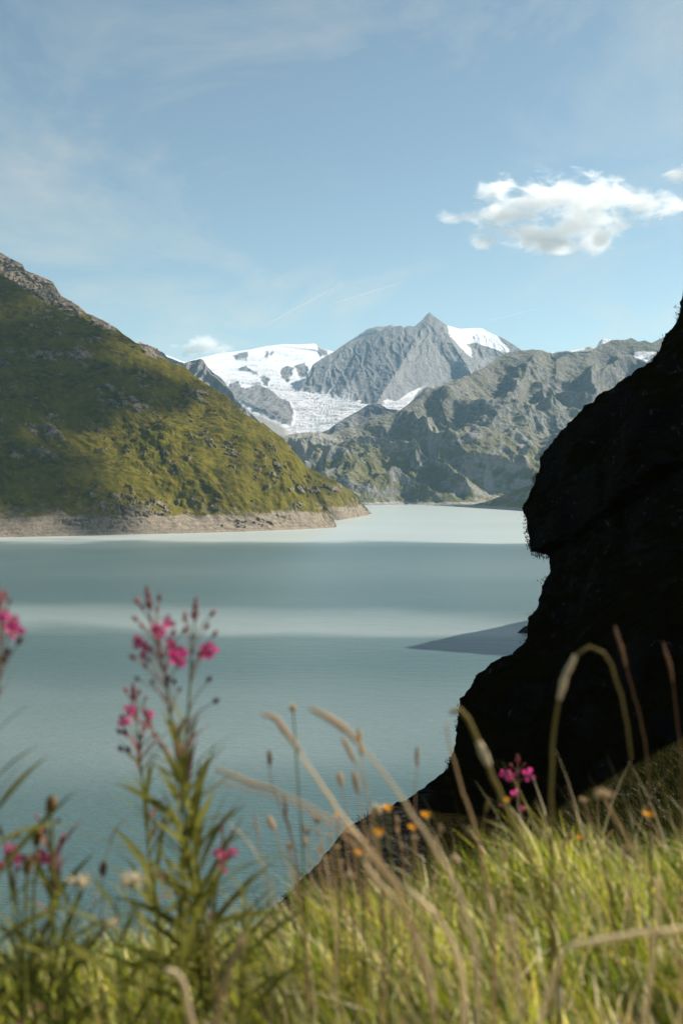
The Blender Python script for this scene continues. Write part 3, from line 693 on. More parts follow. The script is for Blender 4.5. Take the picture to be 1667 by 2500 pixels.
def px_path(pts, d, dd=0.0):
    """pixel polyline (tip first) at depth d; the foot is set on the ground"""
    n = len(pts); W = [at(x, y, d + dd * (1 - k / max(1, n - 1))) for k, (x, y) in enumerate(pts)]
    W = [q for k, q in enumerate(W) if k == 0 or q[2] > ground(q[0], q[1]) + .02]
    b = W[-1].copy(); b[0] += (W[-1][0] - W[-2][0]) * .25 if len(W) > 1 else 0; b[2] = float(ground(b[0], b[1])) - .015
    if W[-1][2] - b[2] > .01: W.append(b)
    return np.array(W)
ME = {}
def shared(key, fn):
    if key not in ME: ME[key] = fn()
    return ME[key]

# ------------------------------------------------------------------ rosebay willowherb
def willowherb(label, stem_px, d, flowers=(), buds=(), spent=(), leaves=26, leaf_from=.42, leaf_len=.085, pink_to=.7, tip=True, r=.0024, seed=0, dd=0.0):
    g = random.Random(seed)
    W = px_path(stem_px, d, dd); base = W[-1].copy(); P = smooth_path(W, 40); loc = lambda q: np.asarray(q) - base
    T = thing('willowherb', base, label, 'flower', 'pink willowherb plants in the meadow')
    link('stem', tube_mesh('stem', P - base, [.0009, r * .7, r, r * 1.15]), M_STEMP if leaf_from > .3 else M_STEMG, T)
    def stem_at(f): return P[int(np.clip(f, 0, 1) * 39)]
    def near(q): k = int(np.argmin(np.linalg.norm((P - q) * np.array([.6, 1, 1]), axis=1))); return P[min(39, k + 2)]
    def pedicel(q, par):
        s0 = near(q); mid = (s0 + q) / 2 + np.array([0, 0, .004])
        link('pedicel', tube_mesh('pedicel', smooth_path([s0 - base, mid - base, q - base], 6), [.0010, .0007], 5), M_STEMP, par)
    pet = shared('petal', lambda: petal_mesh('petal', .0118, .0078)); sty = shared('style', lambda: blob_mesh('style', .012, .0012, 1))
    bud = shared('bud', lambda: blob_mesh('bud', .011, .0026, 2)); dead = shared('spent', lambda: blob_mesh('bud', .010, .0032, 3)); sep_ = shared('sepal', lambda: leaf_mesh('sepal', .012, .0022, .1))
    for (fx, fy, sc) in flowers:
        q = at(fx, fy, d + g.uniform(-.02, .01)); pedicel(q, T)
        out = Vector((g.uniform(-.7, .7) + (.4 if q[0] > near(q)[0] else -.4), -.9, g.uniform(-.1, .5))).normalized()
        fl = link('flower', shared('ovary', lambda: blob_mesh('flower', .006, .0022, 5)), M_BUD, T); place(fl, loc(q), zdir=out, roll=g.random() * 6)
        a0 = g.random() * 6
        for k in range(4):
            a = a0 + k * math.pi / 2 + g.uniform(-.2, .2); o = link('petal', pet, M_PETAL, fl); place(o, (0, 0, .004), xdir=(math.cos(a), math.sin(a), g.uniform(-.1, .45)), roll=g.uniform(-.4, .4), scale=sc * g.uniform(.9, 1.15))
            o = link('sepal', sep_, M_BUDD, fl); a += math.pi / 4; place(o, (0, 0, .003), xdir=(math.cos(a), math.sin(a), .05), scale=sc)
        o = link('style', sty, M_FLUFF, fl); place(o, (0, 0, .004), zdir=(.2, .2, 1))
    for lst, me, mt in ((buds, bud, M_BUD), (spent, dead, M_BUDD)):
        for (fx, fy) in lst:
            q = at(fx, fy, d + g.uniform(-.02, .02)); pedicel(q, T); s0 = near(q)
            dv = Vector(q - s0) + Vector((0, 0, -.006)); o = link('bud', me, mt, T); place(o, loc(q), zdir=dv.normalized(), roll=g.random() * 6, scale=g.uniform(.8, 1.25))
    if tip:
        for k in range(11):
            f = k / 11; q = P[0] + (P[2] - P[0]) * f * .8; a = k * 2.4
            o = link('bud', bud, M_BUD if k % 3 else M_STEMP, T); place(o, loc(q), zdir=Vector((math.cos(a) * (.25 + .5 * f), math.sin(a) * (.25 + .5 * f), .9)).normalized(), scale=.62 + .35 * f)
    lm = [shared(('leaf', k), lambda k=k: leaf_mesh('leaf', 1.0, .070 + .014 * k, .05 + .12 * k)) for k in range(4)]
    for k in range(leaves):
        f = leaf_from + (.80 - leaf_from) * (k + g.random()) / leaves; q = stem_at(f); a = k * 2.4 + g.uniform(-.5, .5)
        rel = (f - leaf_from) / (.8 - leaf_from); upz = g.uniform(.6, 1.9) * (1.15 - .55 * rel)
        ln = leaf_len * (.55 + .75 * min(1, rel * 2.2)) * g.uniform(.75, 1.2)
        data = g.choice(lm)
        pk = g.random() < max(0, pink_to - rel)
        if pk: data = shared(('pinkleaf', data.name), lambda: data.copy()); 
        o = link('leaf', data, M_LEAFP if pk else M_LEAFG, T)
        place(o, loc(q), xdir=Vector((math.cos(a), math.sin(a) * .8, upz)).normalized(), roll=g.uniform(-.6, .6), scale=ln)
    return T

willowherb('tall pink willowherb with the most open flowers, bent stem, beside its straighter twin',
           [(358, 1440), (366, 1495), (388, 1580), (404, 1650), (416, 1740), (432, 1850), (447, 1950), (458, 2060), (482, 2230)], 1.5,
           flowers=[(400, 1522, 1.0), (378, 1532, .6), (414, 1572, .6), (358, 1602, .6), (388, 1546, .85), (350, 1570, .85), (366, 1580, 1.05), (424, 1590, 1.0), (438, 1614, 1.25), (342, 1562, .7)],
           buds=[(342, 1478), (388, 1470), (352, 1490), (384, 1497), (338, 1518), (352, 1536), (418, 1556), (444, 1548), (394, 1602), (334, 1612)],
           spent=[(370, 1618), (360, 1632), (342, 1661), (410, 1664), (425, 1672), (436, 1690), (376, 1672)], leaves=52, leaf_from=.27, leaf_len=.10, pink_to=.35, seed=1, r=.0030)
willowherb('tall pink willowherb with straight pale stem and one low cluster of open flowers',
           [(478, 1468), (476, 1520), (468, 1590), (464, 1680), (458, 1760), (452, 1830), (458, 1930), (474, 2060), (500, 2240)], 1.53,
           flowers=[(486, 1592, 1.0), (510, 1584, 1.0), (498, 1598, .9)], buds=[(455, 1508), (512, 1506), (500, 1538), (518, 1556), (452, 1520)], spent=[(505, 1666), (520, 1716)],
           leaves=50, leaf_from=.25, leaf_len=.10, pink_to=.4, seed=2, r=.0030)
willowherb('shorter pink willowherb with small flowers and dark spent buds leaning beside the tall pair',
           [(325, 1676), (328, 1720), (334, 1760), (340, 1820), (348, 1900), (354, 1980), (364, 2080), (382, 2200)], 1.62,
           flowers=[(322, 1732, .8), (306, 1762, .85), (364, 1746, .75), (334, 1742, .6)], buds=[(312, 1694), (340, 1696), (352, 1712), (360, 1770), (350, 1784)],
           spent=[(299, 1791), (312, 1796), (302, 1834), (319, 1838), (346, 1806), (388, 1824), (378, 1802)], leaves=46, leaf_from=.15, leaf_len=.085, pink_to=.75, seed=3)
willowherb('slim leaning willowherb branch with dark pink buds between the short and tall plants',
           [(350, 1712), (362, 1750), (380, 1795), (404, 1840), (425, 1890), (440, 1990), (452, 2140)], 1.60, buds=[(356, 1742), (352, 1768), (368, 1778), (382, 1800)], spent=[(382, 1802)], leaves=16, leaf_from=.2, leaf_len=.07, pink_to=.6, tip=False, seed=4, r=.0018)
willowherb('willowherb with rosy buds and narrow upright leaves standing apart over open water',
           [(-8, 1430), (-2, 1480), (2, 1560), (-6, 1680), (-12, 1850), (-14, 2000), (-10, 2200)], 1.35,
           flowers=[(24, 1520, 1.0), (30, 1540, 1.0), (4, 1500, .8)], buds=[(12, 1462), (22, 1475), (2, 1470), (16, 1500)], spent=[(43, 1574), (16, 1600), (8, 1620)], leaves=32, leaf_from=.13, leaf_len=.09, pink_to=.7, seed=5)
willowherb('bushy reddish willowherb with few flowers among brown seed spikes',
           [(112, 1975), (118, 2030), (124, 2090), (128, 2160), (132, 2240), (138, 2330)], 1.45,
           flowers=[(102, 2088, .9), (114, 2096, .7)], buds=[(96, 2000), (138, 2010), (110, 2040), (146, 2060)], spent=[(124, 2130), (140, 2150)], leaves=40, leaf_from=.1, leaf_len=.085, pink_to=.65, tip=False, seed=6)
willowherb('reddish willowherb with drooping magenta flowers at the meadow edge',
           [(-2, 2010), (14, 2060), (26, 2120), (40, 2180), (48, 2250), (52, 2330)], 1.42,
           flowers=[(30, 2078, .8), (40, 2096, .7), (6, 2112, .7)], buds=[(4, 2040), (28, 2052), (40, 2050)], spent=[(22, 2110), (52, 2100), (44, 2126)], leaves=22, leaf_from=.3, leaf_len=.08, pink_to=.8, tip=False, seed=7)
willowherb('low willowherb shoot with small mauve flowers leaning away from the tall pair',
           [(548, 2010), (545, 2050), (540, 2100), (530, 2170), (520, 2240)], 1.5, flowers=[(532, 2080, .7), (552, 2092, .7), (566, 2078, .7), (548, 2118, .6)], buds=[(540, 2030), (562, 2040)], leaves=18, leaf_from=.25, leaf_len=.07, pink_to=.4, tip=False, seed=8)
willowherb('small willowherb with bright flowers standing against the black crag',
           [(1262, 1848), (1264, 1880), (1263, 1920), (1266, 1970), (1272, 2030), (1285, 2130)], 2.3, flowers=[(1236, 1888, 1.15), (1252, 1898, 1.0), (1289, 1892, 1.3), (1262, 1938, 1.0), (1270, 1972, .6)], buds=[(1250, 1872), (1276, 1870), (1226, 1970), (1278, 1980)],
           leaves=26, leaf_from=.45, leaf_len=.10, pink_to=.0, seed=9)

for k, (lab, px_) in enumerate([('leafy flowerless willowherb shoot in front of the ragged fluffy seed head', [(286, 2190), (290, 2260), (296, 2340), (300, 2440)]),
                               ('leafy flowerless willowherb shoot at the foot of the tall pair', [(430, 2130), (436, 2210), (440, 2300), (444, 2400)]),
                               ('leafy flowerless willowherb shoot under the low mauve-flowered one', [(600, 2170), (598, 2240), (592, 2320), (588, 2420)]),
                               ('leafy flowerless willowherb shoot among the brown seed spikes', [(170, 2190), (164, 2270), (158, 2350), (156, 2440)]),
                               ('leafy flowerless willowherb shoot at the outer edge of the spike clump', [(34, 2200), (38, 2280), (44, 2360), (50, 2450)])]):
    willowherb(lab, px_, 1.35 + .05 * (k % 3), leaves=26, leaf_from=.0, leaf_len=.085, pink_to=.12, tip=False, seed=40 + k)

# ------------------------------------------------------------------ dry stalks, seed spikes, composites
def stalk(label, pts, d, mat, r, head=None, headmat=None, node=None, dd=0.0, name='dry_stalk', group='dry grass stalks in the meadow', rt=None, seed=0, spikelets=0, cat='grass stalk'):
    """head = (fraction of length, radius): a seed spike over the tip part"""
    g = random.Random(seed); W = px_path(pts, d, dd); base = W[-1].copy(); P = smooth_path(W, 44); r *= .78 if d > 1.1 else .6; rt = (rt * .78 if d > 1.1 else rt * .6) if rt else None
    P[1:-1] += np.random.default_rng(seed).normal(0, .0006, (42, 3))
    T = thing(name, base, label, cat, group)
    link('stem', tube_mesh('stem', P - base, [rt if rt else r * .6, r, r * 1.05]), mat, T)
    if head:
        vis = sum(math.hypot(pts[k + 1][0] - pts[k][0], pts[k + 1][1] - pts[k][1]) for k in range(len(pts) - 1)) * d / F
        tot = float(np.sum(np.linalg.norm(np.diff(P, axis=0), axis=1)))
        n = max(3, int(44 * head[0] * min(1, vis / tot))); Q = smooth_path(P[:n] - base, 26)
        rad = head[1] * np.sin(np.pi * np.linspace(.06, .94, 26)) ** .5 * (1 + .22 * np.random.default_rng(seed).uniform(-1, 1, 26))
        link('seed_head', tube_mesh('seed_head', Q, rad, 8), headmat or mat, T)
    sp_ = shared('spikelet', lambda: blob_mesh('spikelet', .011, .0016, 9))
    for k in range(spikelets):
        q = P[2 + int(k * 16 / spikelets)]; tv = P[1] - P[14]; tv = tv / np.linalg.norm(tv); a = k * 2.2
        o = link('spikelet', sp_, headmat or mat, T); place(o, q - base, zdir=Vector(tv + np.array([math.cos(a), math.sin(a), .2]) * .55).normalized(), scale=g.uniform(.8, 1.5))
    if node is not None:
        for f in node:
            k = int(f * 43); a, b_ = P[max(0, k - 1)] - base, P[min(43, k + 1)] - base
            link('node', tube_mesh('node', [a, (a + b_) / 2, b_], [r * 1.1, r * 1.7, r * 1.1], 7), M_STRAWP, T)
    return T
stalk('thick pale straw stalk crossing diagonally in front of the gravelly spur', [(640, 1742), (668, 1752), (700, 1790), (760, 1880), (850, 2010), (920, 2105), (980, 2160), (1045, 2215)], 1.25, M_STRAWP, .0042, head=(.30, .0034), headmat=M_STRAW, seed=1, rt=.0012)
stalk('blurred pale straw stalk with drooping head left of the gravelly spur', [(755, 1728), (790, 1745), (835, 1775), (890, 1830), (940, 1895), (985, 1955), (1040, 2040), (1090, 2120)], 1.15, M_STRAWP, .0038, head=(.40, .0036), headmat=M_STRAW, seed=2, rt=.0012)
stalk('faint straw stem lying low and long between willowherb and yellow flowers', [(525, 1878), (600, 1905), (700, 1940), (790, 1990), (880, 2050), (950, 2130), (1010, 2260)], 1.2, M_STRAW, .0022, head=(.35, .0024), seed=3)
stalk('second low straw stem lying just above the long faint one', [(540, 1912), (640, 1935), (720, 1965), (800, 2010), (870, 2070), (930, 2160)], 1.3, M_STRAW, .0018, seed=4)
stalk('stalk arching over in a full hook against the black crag', [(1540, 1850), (1530, 1770), (1505, 1665), (1480, 1598), (1442, 1578), (1404, 1598), (1380, 1640), (1362, 1720), (1350, 1820), (1346, 1920), (1346, 2010)], 1.35, M_OLIVE, .0034, node=[.245, .262], seed=5, rt=.0016)
stalk('thick olive stalk with fluffy folded tip leaning across the crag edge', [(1098, 1740), (1112, 1728), (1132, 1740), (1160, 1795), (1190, 1865), (1222, 1940), (1255, 2015), (1290, 2090), (1330, 2200)], 1.3, M_OLIVE, .0042, node=[.12, .62], seed=7, rt=.0036)
stalk('pale jointed straw stalk rising at the foot of the crag edge', [(1090, 1765), (1096, 1810), (1108, 1860), (1126, 1925), (1150, 1990), (1165, 2050), (1185, 2140)], 1.4, M_STRAW, .0032, node=[.42], seed=8, rt=.0014)
stalk('thin reddish bent stem high against the black crag', [(1500, 1528), (1515, 1580), (1532, 1645), (1550, 1710), (1566, 1770), (1578, 1850), (1585, 1990)], 1.6, M_REDST, .0017, head=(.3, .0026), seed=9)
stalk('thin reddish stem close to the grassy slope under the crag', [(1618, 1568), (1630, 1610), (1644, 1680), (1652, 1760), (1660, 1860), (1662, 2000)], 1.6, M_REDST, .0014, head=(.3, .0022), seed=10)
stalk('bright flat straw lying almost level across the foreground grass', [(1690, 2268), (1560, 2280), (1440, 2300), (1385, 2312), (1362, 2350), (1340, 2420), (1318, 2500)], .98, M_STRAWP, .0042, seed=11, rt=.0042)
stalk('pale upright straw crossing the level one', [(1608, 2140), (1606, 2200), (1598, 2290), (1584, 2400), (1570, 2510)], .98, M_STRAWP, .0044, seed=12, rt=.0030)
stalk('buff straw blade standing in bright grass', [(1244, 2235), (1250, 2270), (1256, 2330), (1262, 2400), (1266, 2500)], 1.05, M_STRAWP, .0030, seed=13, rt=.0052)
stalk('pale straw stem slanting down from the brow into bright grass', [(900, 2080), (940, 2130), (970, 2190), (1000, 2270), (1030, 2370), (1060, 2480)], 1.08, M_STRAW, .0030, seed=14)
stalk('short pale straw near the yellow flowers', [(888, 2105), (915, 2140), (945, 2175), (990, 2240)], 1.2, M_STRAWP, .0032, seed=15)
stalk('broken straw with pale bent top in the dark grass', [(405, 2370), (430, 2375), (450, 2410), (465, 2480)], 1.0, M_STRAWP, .0030, seed=16, rt=.004)
stalk('pink-brown straw leaning in the middle of the dark grass', [(592, 2285), (575, 2330), (550, 2400), (530, 2480)], 1.0, M_STRAW, .0030, seed=17, rt=.005)
stalk('upright buff stem below the tall willowherb pair', [(502, 2255), (510, 2320), (522, 2400), (535, 2500)], 1.02, M_OLIVE, .0040, seed=18, rt=.0036)
stalk('thin folded straw with two bent blades over open water', [(268, 2050), (285, 2020), (312, 1995), (282, 2028), (262, 2080), (240, 2150), (225, 2230)], 1.5, M_STRAW, .0012, seed=19)
for k, (lab, pts, d, hd, mt) in enumerate([
    ('brown upright grass spike beside the ball-headed stem', [(656, 1832), (660, 1890), (672, 1945), (700, 2000), (722, 2080), (735, 2180)], 1.6, (.2, .0034), M_BROWN),
    ('short tan grass spike standing alone beside the gravelly spur', [(1018, 1822), (1018, 1860), (1015, 1920), (1012, 1990), (1010, 2080)], 1.7, (.3, .0030), M_STRAW),
    ('tan grass spike rising through the diagonal straw stalks', [(874, 1776), (880, 1830), (890, 1900), (905, 1990), (920, 2100)], 1.5, (.3, .0034), M_STRAW),
    ('tan spike beside the diagonal straw, leaning left', [(835, 1800), (860, 1850), (885, 1905), (905, 1980), (925, 2090)], 1.45, (.35, .0034), M_STRAW),
    ('short buff spike between straw stalks over water', [(862, 1882), (872, 1930), (884, 1990), (895, 2090)], 1.55, (.4, .0036), M_STRAW),
    ('small buff spike with leaning tip under the straw stalk', [(828, 1885), (836, 1930), (848, 1990), (862, 2090)], 1.6, (.35, .0040), M_STRAW),
    ('orange-tipped grass stem left of the ball-headed stem', [(655, 1992), (668, 2020), (690, 2080), (715, 2140), (730, 2200)], 1.5, (.25, .0040), M_STRAW),
    ('thin feathery stem just right of the orange-tipped stem', [(692, 1940), (700, 2000), (712, 2060), (725, 2130), (735, 2200)], 1.55, (.45, .0024), M_REDST),
    ('thin pale curved stem leaning over water beside low willowherb', [(562, 2010), (600, 2050), (635, 2100), (660, 2150), (675, 2200)], 1.5, None, M_STRAWP),
    ('very thin upright stem over open water', [(622, 1985), (632, 2050), (645, 2120), (655, 2190)], 1.6, (.4, .0016), M_STRAW),
    ('white-edged curled blade in front of the spur', [(798, 2000), (788, 2040), (792, 2090), (806, 2160)], 1.5, None, M_STRAWP),
    ('tan faded spike over open water left of the short willowherb', [(254, 2105), (252, 2150), (248, 2220), (250, 2300)], 1.45, (.35, .0048), M_REDST),
    ('reddish thin stem with bent top against the dark gully', [(1118, 2046), (1140, 2034), (1165, 2042), (1150, 2080), (1140, 2140)], 1.5, None, M_REDST),
    ('brown thin stem in the dark gully beside the willowherb', [(1192, 1950), (1184, 1990), (1172, 2050), (1165, 2120)], 1.6, (.3, .0028), M_OLIVE),
    ('reddish stem rising at the right slope foot', [(1330, 1990), (1338, 2030), (1345, 2100)], 1.8, (.4, .0024), M_REDST)]):
    stalk(lab, pts, d, mt, .0014, head=hd, headmat=mt, seed=30 + k, group='thin grass stems with seed spikes')
for k, (lab, pts, d) in enumerate([
    ('tallest brown cylinder seed spike above reddish willowherb', [(128, 1942), (126, 1990), (128, 2040), (126, 2130), (124, 2300)], 1.4),
    ('middle brown seed spike leaning beside the tallest one', [(94, 2022), (92, 2060), (88, 2110), (84, 2200), (82, 2330)], 1.4),
    ('lowest brown seed spike in front of the other two', [(72, 2090), (68, 2140), (64, 2200), (62, 2290), (62, 2400)], 1.3)]):
    stalk(lab, pts, d, M_STEMG, .0030, head=(.20, .0064), headmat=M_BROWN, seed=60 + k, name='seed_spike', group='brown cylinder seed spikes', cat='seed spike', rt=.0022)

def composite(label, tip, root, d, kind, size, seed, bend=0):
    """a single head on a stem: hawkbit (ray florets), ball (scabious seed ball), fluff (open pappus)"""
    g = random.Random(seed); mid = ((tip[0] + root[0]) / 2 + bend, (tip[1] + root[1]) / 2)
    W = px_path([tip, mid, root], d); base = W[-1].copy(); P = smooth_path(W, 20)
    nm = {'hawkbit': 'hawkbit', 'ball': 'seed_ball_plant', 'fluff': 'fluffy_seed_plant', 'dry': 'dried_flower'}[kind]
    T = thing(nm, base, label, 'flower' if kind in ('hawkbit', 'dry') else 'seed head', {'hawkbit': 'yellow hawkbits in the meadow'}.get(kind, 'pale seed heads in the meadow'))
    link('stem', tube_mesh('stem', P - base, [.0011, .0014, .0016]), M_STEMG if kind != 'dry' else M_STRAW, T); top = P[0] - base
    if kind == 'hawkbit':
        cup = link('flower_cup', shared('cup', lambda: blob_mesh('flower_cup', 1.0, .42, 6)), M_STEMG, T); ax = Vector((g.uniform(-.3, .3), -.45, 1)).normalized()
        place(cup, top, zdir=ax, scale=size * .55); rm = shared('ray', lambda: petal_mesh('ray_floret', 1.0, .30))
        for k in range(16):
            a = k * 2.4; o = link('ray_floret', rm, M_YEL, T); place(o, Vector(top) + ax * size * .42, xdir=(Vector((math.cos(a), math.sin(a), 0)) + ax * (.15 + .05 * (16 - k))).normalized(), scale=size * (.62 + .028 * k))
    elif kind == 'ball':
        core = link('seed_core', shared('core', lambda: blob_mesh('seed_core', 2.0, 1.0, 7)), M_STRAW, T); place(core, Vector(top) - Vector((0, 0, size)), zdir=(0, 0, 1), scale=size * .85)
        sm = shared('bract', lambda: leaf_mesh('bract', 1.0, .45, .1))
        for k in range(26):
            z = 1 - 2 * (k + .5) / 26; a = k * 2.4; rr = math.sqrt(1 - z * z); dv = Vector((rr * math.cos(a), rr * math.sin(a), z)); o = link('bract', sm, M_FLUFF, T); place(o, Vector(top) + dv * size * .5, xdir=dv, scale=size * .75)
    else:
        mt = M_FLUFF if kind == 'fluff' else M_STRAW
        cup = link('flower_cup', shared('cup', lambda: blob_mesh('flower_cup', 1.0, .42, 6)), mt, T) if kind == 'fluff' else link('flower_cup', shared('drycup', lambda: blob_mesh('flower_cup', 1.0, .42, 6)), mt, T)
        place(cup, top, zdir=(0, 0, 1), scale=size * .8); pm = shared('pappus' + kind, lambda: leaf_mesh('pappus', 1.0, .16, -.1))
        for k in range(46):
            a = g.random() * 6.3; z = g.uniform(-.35, 1.0); dv = Vector((math.cos(a), math.sin(a), z)).normalized(); o = link('pappus', pm, mt, T); place(o, Vector(top) + Vector((0, 0, size * .35)), xdir=dv, roll=g.random() * 3, scale=size * g.uniform(.75, 1.3))
    return T
for k, (lab, tp, rt_, d, kd, sz) in enumerate([
    ('round pale seed ball on a thin straight stem over open water', (715, 1727), (742, 2120), 1.6, 'ball', .0062),
    ('small cream seed ball close to the uppermost yellow flower', (920, 1976), (930, 2140), 1.6, 'ball', .0085),
    ('cream seed ball low at the foot of the dark gully', (1112, 2098), (1118, 2180), 1.6, 'ball', .0075),
    ('small whitish seed ball low beside the spur', (854, 2140), (860, 2210), 1.6, 'ball', .0068),
    ('fluffy cream seed head leaning out beside reddish willowherb', (196, 2168), (150, 2300), 1.35, 'fluff', .016),
    ('ragged fluffy seed head in front of the short willowherb', (324, 2165), (345, 2290), 1.3, 'fluff', .017),
    ('small fluffy seed head low in grass by the ragged one', (275, 2262), (285, 2330), 1.3, 'fluff', .010),
    ('uppermost yellow flower beside a cream seed ball', (948, 1984), (955, 2140), 1.7, 'hawkbit', .0125),
    ('yellow flower alone against the dark spur', (1042, 2002), (1050, 2140), 1.7, 'hawkbit', .0125),
    ('orange-yellow flower partly open below the cream seed ball', (926, 2046), (935, 2160), 1.6, 'hawkbit', .0135),
    ('small orange-yellow flower half hidden behind a brown stem', (1005, 2030), (1008, 2150), 1.65, 'hawkbit', .0105),
    ('yellow flower lowest on the spur among dry stems', (876, 2092), (885, 2180), 1.6, 'hawkbit', .0105),
    ('bright yellow flower alone on the dark heath slope', (1582, 2000), (1586, 2120), 1.7, 'hawkbit', .0125),
    ('tiny orange flower against the thick olive stalk', (1238, 1960), (1250, 2120), 1.75, 'hawkbit', .0085),
    ('dark bud with orange tip at the edge of the spur', (824, 1998), (828, 2140), 1.7, 'hawkbit', .0070),
    ('small yellow flower low in the bright grass', (1412, 2052), (1416, 2130), 1.9, 'hawkbit', .0090),
    ('boxy dried buff flower head on a leaning straw stem', (1474, 1950), (1615, 2190), 1.35, 'dry', .0125),
    ('small dried head beside the boxy buff one', (1424, 1958), (1470, 2090), 1.7, 'dry', .0070)]):
    composite(lab, tp, rt_, d, kd, sz, 100 + k)

for k, (x, y) in enumerate([(806, 2046), (822, 2072), (842, 2034), (798, 2100), (866, 2062), (832, 2108), (1012, 2050), (776, 2078)]):
    composite('small brown dried flower head clustered on the gravelly spur', (x, y), (x + 12, y + 110), 1.65 + .03 * (k % 3), 'dry', .0062, 140 + k)
for k, (x, y, b_) in enumerate([(742, 2010, 8), (765, 1985, 14), (905, 2010, -6), (965, 1990, 10), (1075, 2010, -8), (700, 2050, 12), (1230, 2060, 6), (1385, 2030, -10), (1520, 2060, 8)]):
    stalk('slender buff grass stem with a narrow seed head along the brow', [(x, y), (x + b_, y + 50), (x + b_ * 2, y + 120), (x + b_ * 2, y + 200)], 1.6 + .04 * (k % 4), M_STRAW, .0013, head=(.3, .0022), headmat=M_STRAW, seed=170 + k, group='slender stems along the brow', spikelets=6)

# ------------------------------------------------------------------ clouds and contrails
def cloud(label, puffs, d, depth, dens, nscale, amount=1.5, name='cloud', world_puffs=None, vstep=.25, thr=.58):
    """puffs: (px, py, rx, ry) in pixels at depth d, or world-space ellipsoids (centre, radii)"""
    E = world_puffs or [(at(x, y, d), np.array([rx * d / F, depth * (.5 + .5 * min(1, ry / 40)), ry * d / F])) for x, y, rx, ry in puffs]
    lo = np.min([c_ - r_ * 1.35 for c_, r_ in E], 0); hi = np.max([c_ + r_ * 1.35 for c_, r_ in E], 0); mid = (lo + hi) / 2
    m, t, out = new_mat('cloud_vapour'); p = pos(t); acc = None
    wp = N(t, 'ShaderNodeTexNoise'); wp.inputs['Scale'].default_value = .7 / nscale; wp.inputs['Detail'].default_value = 2; t.links.new(p, wp.inputs['Vector'])
    for c_, r_ in E:
        v = vmath(t, 'MULTIPLY', vmath(t, 'SUBTRACT', p, tuple(map(float, c_))), tuple(float(1 / a) for a in r_))
        s = math_(t, 'SUBTRACT', 1.0, vmath(t, 'LENGTH', v)); acc = s if acc is None else math_(t, 'SMOOTH_MAX', acc, s, .25)
    nz = noise(t, scaled(t, p, (.75, .75, 1.35)), 1 / nscale, 9, .70, .5); nz2 = noise(t, p, .28 / nscale, 2, .5)
    fld = math_(t, 'ADD', acc, math_(t, 'MULTIPLY', math_(t, 'SUBTRACT', nz, thr), amount * 2.5))
    fld = math_(t, 'ADD', fld, math_(t, 'MULTIPLY', math_(t, 'SUBTRACT', nz2, .5), amount * .5))
    ds = math_(t, 'MULTIPLY', math_(t, 'POWER', math_(t, 'MULTIPLY', fld, 1.7, clamp=True), 1.5), dens)
    vol = N(t, 'ShaderNodeVolumePrincipled'); vol.inputs['Color'].default_value = (1, 1, 1, 1); vol.inputs['Anisotropy'].default_value = 0.3
    t.links.new(ds, vol.inputs['Density']); t.links.new(vol.outputs[0], out.inputs['Volume'])
    try: m.cycles.volume_step_rate = vstep
    except Exception: pass
    b_ = [(x, y, z) for x in (lo[0], hi[0]) for y in (lo[1], hi[1]) for z in (lo[2], hi[2])]
    me = mesh_np(name, np.array(b_) - mid, [[0, 1, 3, 2], [4, 6, 7, 5], [0, 4, 5, 1], [2, 3, 7, 6], [0, 2, 6, 4], [1, 5, 7, 3]], smooth=False)
    o = link(name, me, m, label=label, category='cloud'); o.location = mid
    return o
cloud('large white ragged fair-weather cloud above the right-hand ridge',
      [(1396, 475, 135, 58), (1306, 498, 95, 45), (1207, 526, 95, 28), (1215, 467, 50, 38), (1286, 577, 90, 45), (1345, 593, 75, 26), (1483, 490, 95, 48), (1581, 498, 85, 38), (1634, 514, 38, 27), (1463, 530, 90, 42),
       (1467, 585, 50, 33), (1502, 557, 45, 22), (1100, 538, 58, 18), (1150, 533, 50, 20), (1188, 589, 45, 22), (1404, 552, 70, 28)], 12500, 420, .011, 300, thr=.555)
cloud('small torn cloud scrap beyond the end of the large white cloud', [(1650, 432, 34, 34), (1690, 405, 45, 40)], 12500, 200, .009, 230)
cloud('rounded white cloud resting behind the snowy massif', [(500, 847, 62, 32), (468, 852, 42, 24), (540, 858, 42, 22), (425, 846, 24, 10)], 16500, 420, .010, 330)

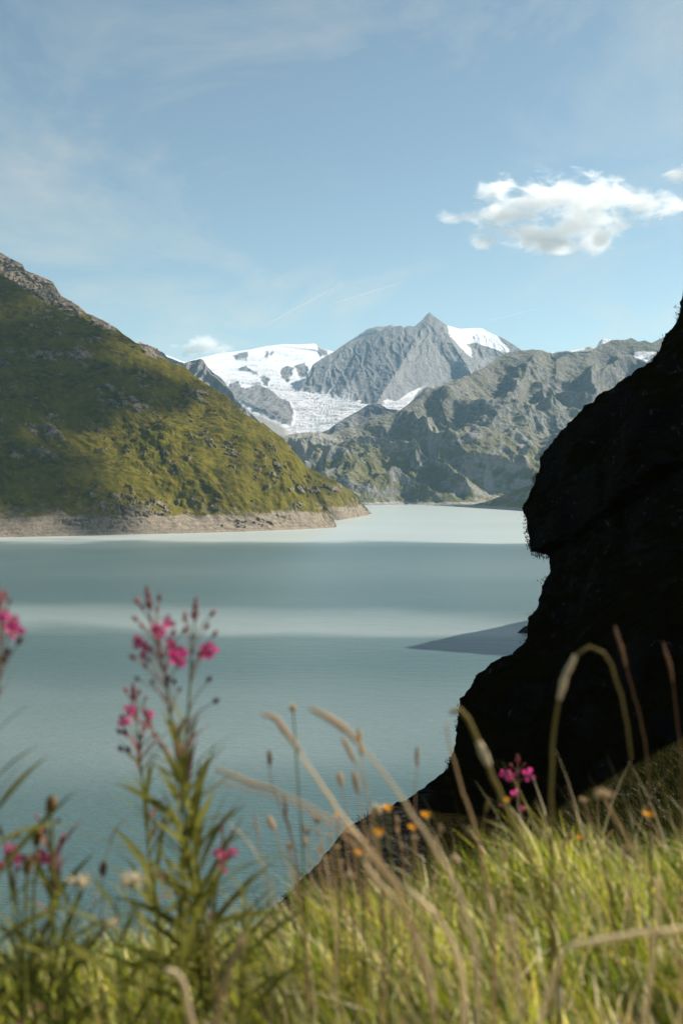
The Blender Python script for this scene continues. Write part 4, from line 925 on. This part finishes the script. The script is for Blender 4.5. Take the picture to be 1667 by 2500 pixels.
def over(tx, ty, tz, z, r):
    k = (z - tz) / SUNV.z; return (np.array([tx + SUNV.x * k, ty + SUNV.y * k, z]), np.array(r, float))
cloud('flat white cloud overhead whose shadow darkens the upper green hillside', None, 0, 0, .07, 120, thr=.55, amount=1.3, world_puffs=[
    over(-560, 2060, 290, 1790, (260, 250, 95)), over(-380, 1980, 215, 1800, (200, 140, 80)), over(-780, 2120, 330, 1780, (260, 260, 95))])
cloud('small white cloud overhead whose shadow darkens the lower green hillside', None, 0, 0, .06, 90, thr=.555, amount=1.3, world_puffs=[
    over(-470, 1740, 50, 1740, (170, 110, 75)), over(-330, 1690, 10, 1740, (140, 70, 60)), over(-580, 1790, 90, 1740, (150, 130, 70))])

m, t, out = new_mat('contrail_vapour'); v = N(t, 'ShaderNodeVolumePrincipled'); v.inputs['Color'].default_value = (1, 1, 1, 1); v.inputs['Density'].default_value = .006
t.links.new(v.outputs[0], out.inputs['Volume']); M_TRAIL = m
for lab, a_, b_, r_ in (('sharp thin white contrail slanting above the snowy massif', (1018, 676), (790, 749), 26), ('wide faded contrail slanting beside the sharp one', (850, 684), (630, 804), 34), ('faint contrail low in the sky beyond the pyramid peak', (1335, 748), (1145, 793), 20)):
    pth = np.linspace(at(*a_, 30000), at(*b_, 30000), 14); mid_ = pth.mean(0)
    o = link('contrail', tube_mesh('contrail', pth - mid_, [1, r_ * .7, r_, r_ * .8, 1], 8), M_TRAIL, label=lab, category='contrail', group='contrails in the sky'); o.location = mid_

# ------------------------------------------------------------------ haze
def haze():
    x0, x1, y0, y1, z0, z1 = -9000, 9000, -2000, 13500, -86.0, 1570.0
    b_ = [(x, y, z) for x in (x0, x1) for y in (y0, y1) for z in (z0, z1)]
    me = mesh_np('haze', b_, [[0, 1, 3, 2], [4, 6, 7, 5], [0, 4, 5, 1], [2, 3, 7, 6], [0, 2, 6, 4], [1, 5, 7, 3]], smooth=False)
    m, t, out = new_mat('valley_haze'); v = N(t, 'ShaderNodeVolumePrincipled')
    v.inputs['Color'].default_value = (.36, .70, 1, 1); v.inputs['Density'].default_value = 2.7e-5; v.inputs['Anisotropy'].default_value = .2
    t.links.new(v.outputs[0], out.inputs['Volume'])
    link('haze', me, m, kind='stuff', label='thin blue valley haze in front of the far mountains', category='haze')
haze()
print('objects', len(bpy.data.objects))
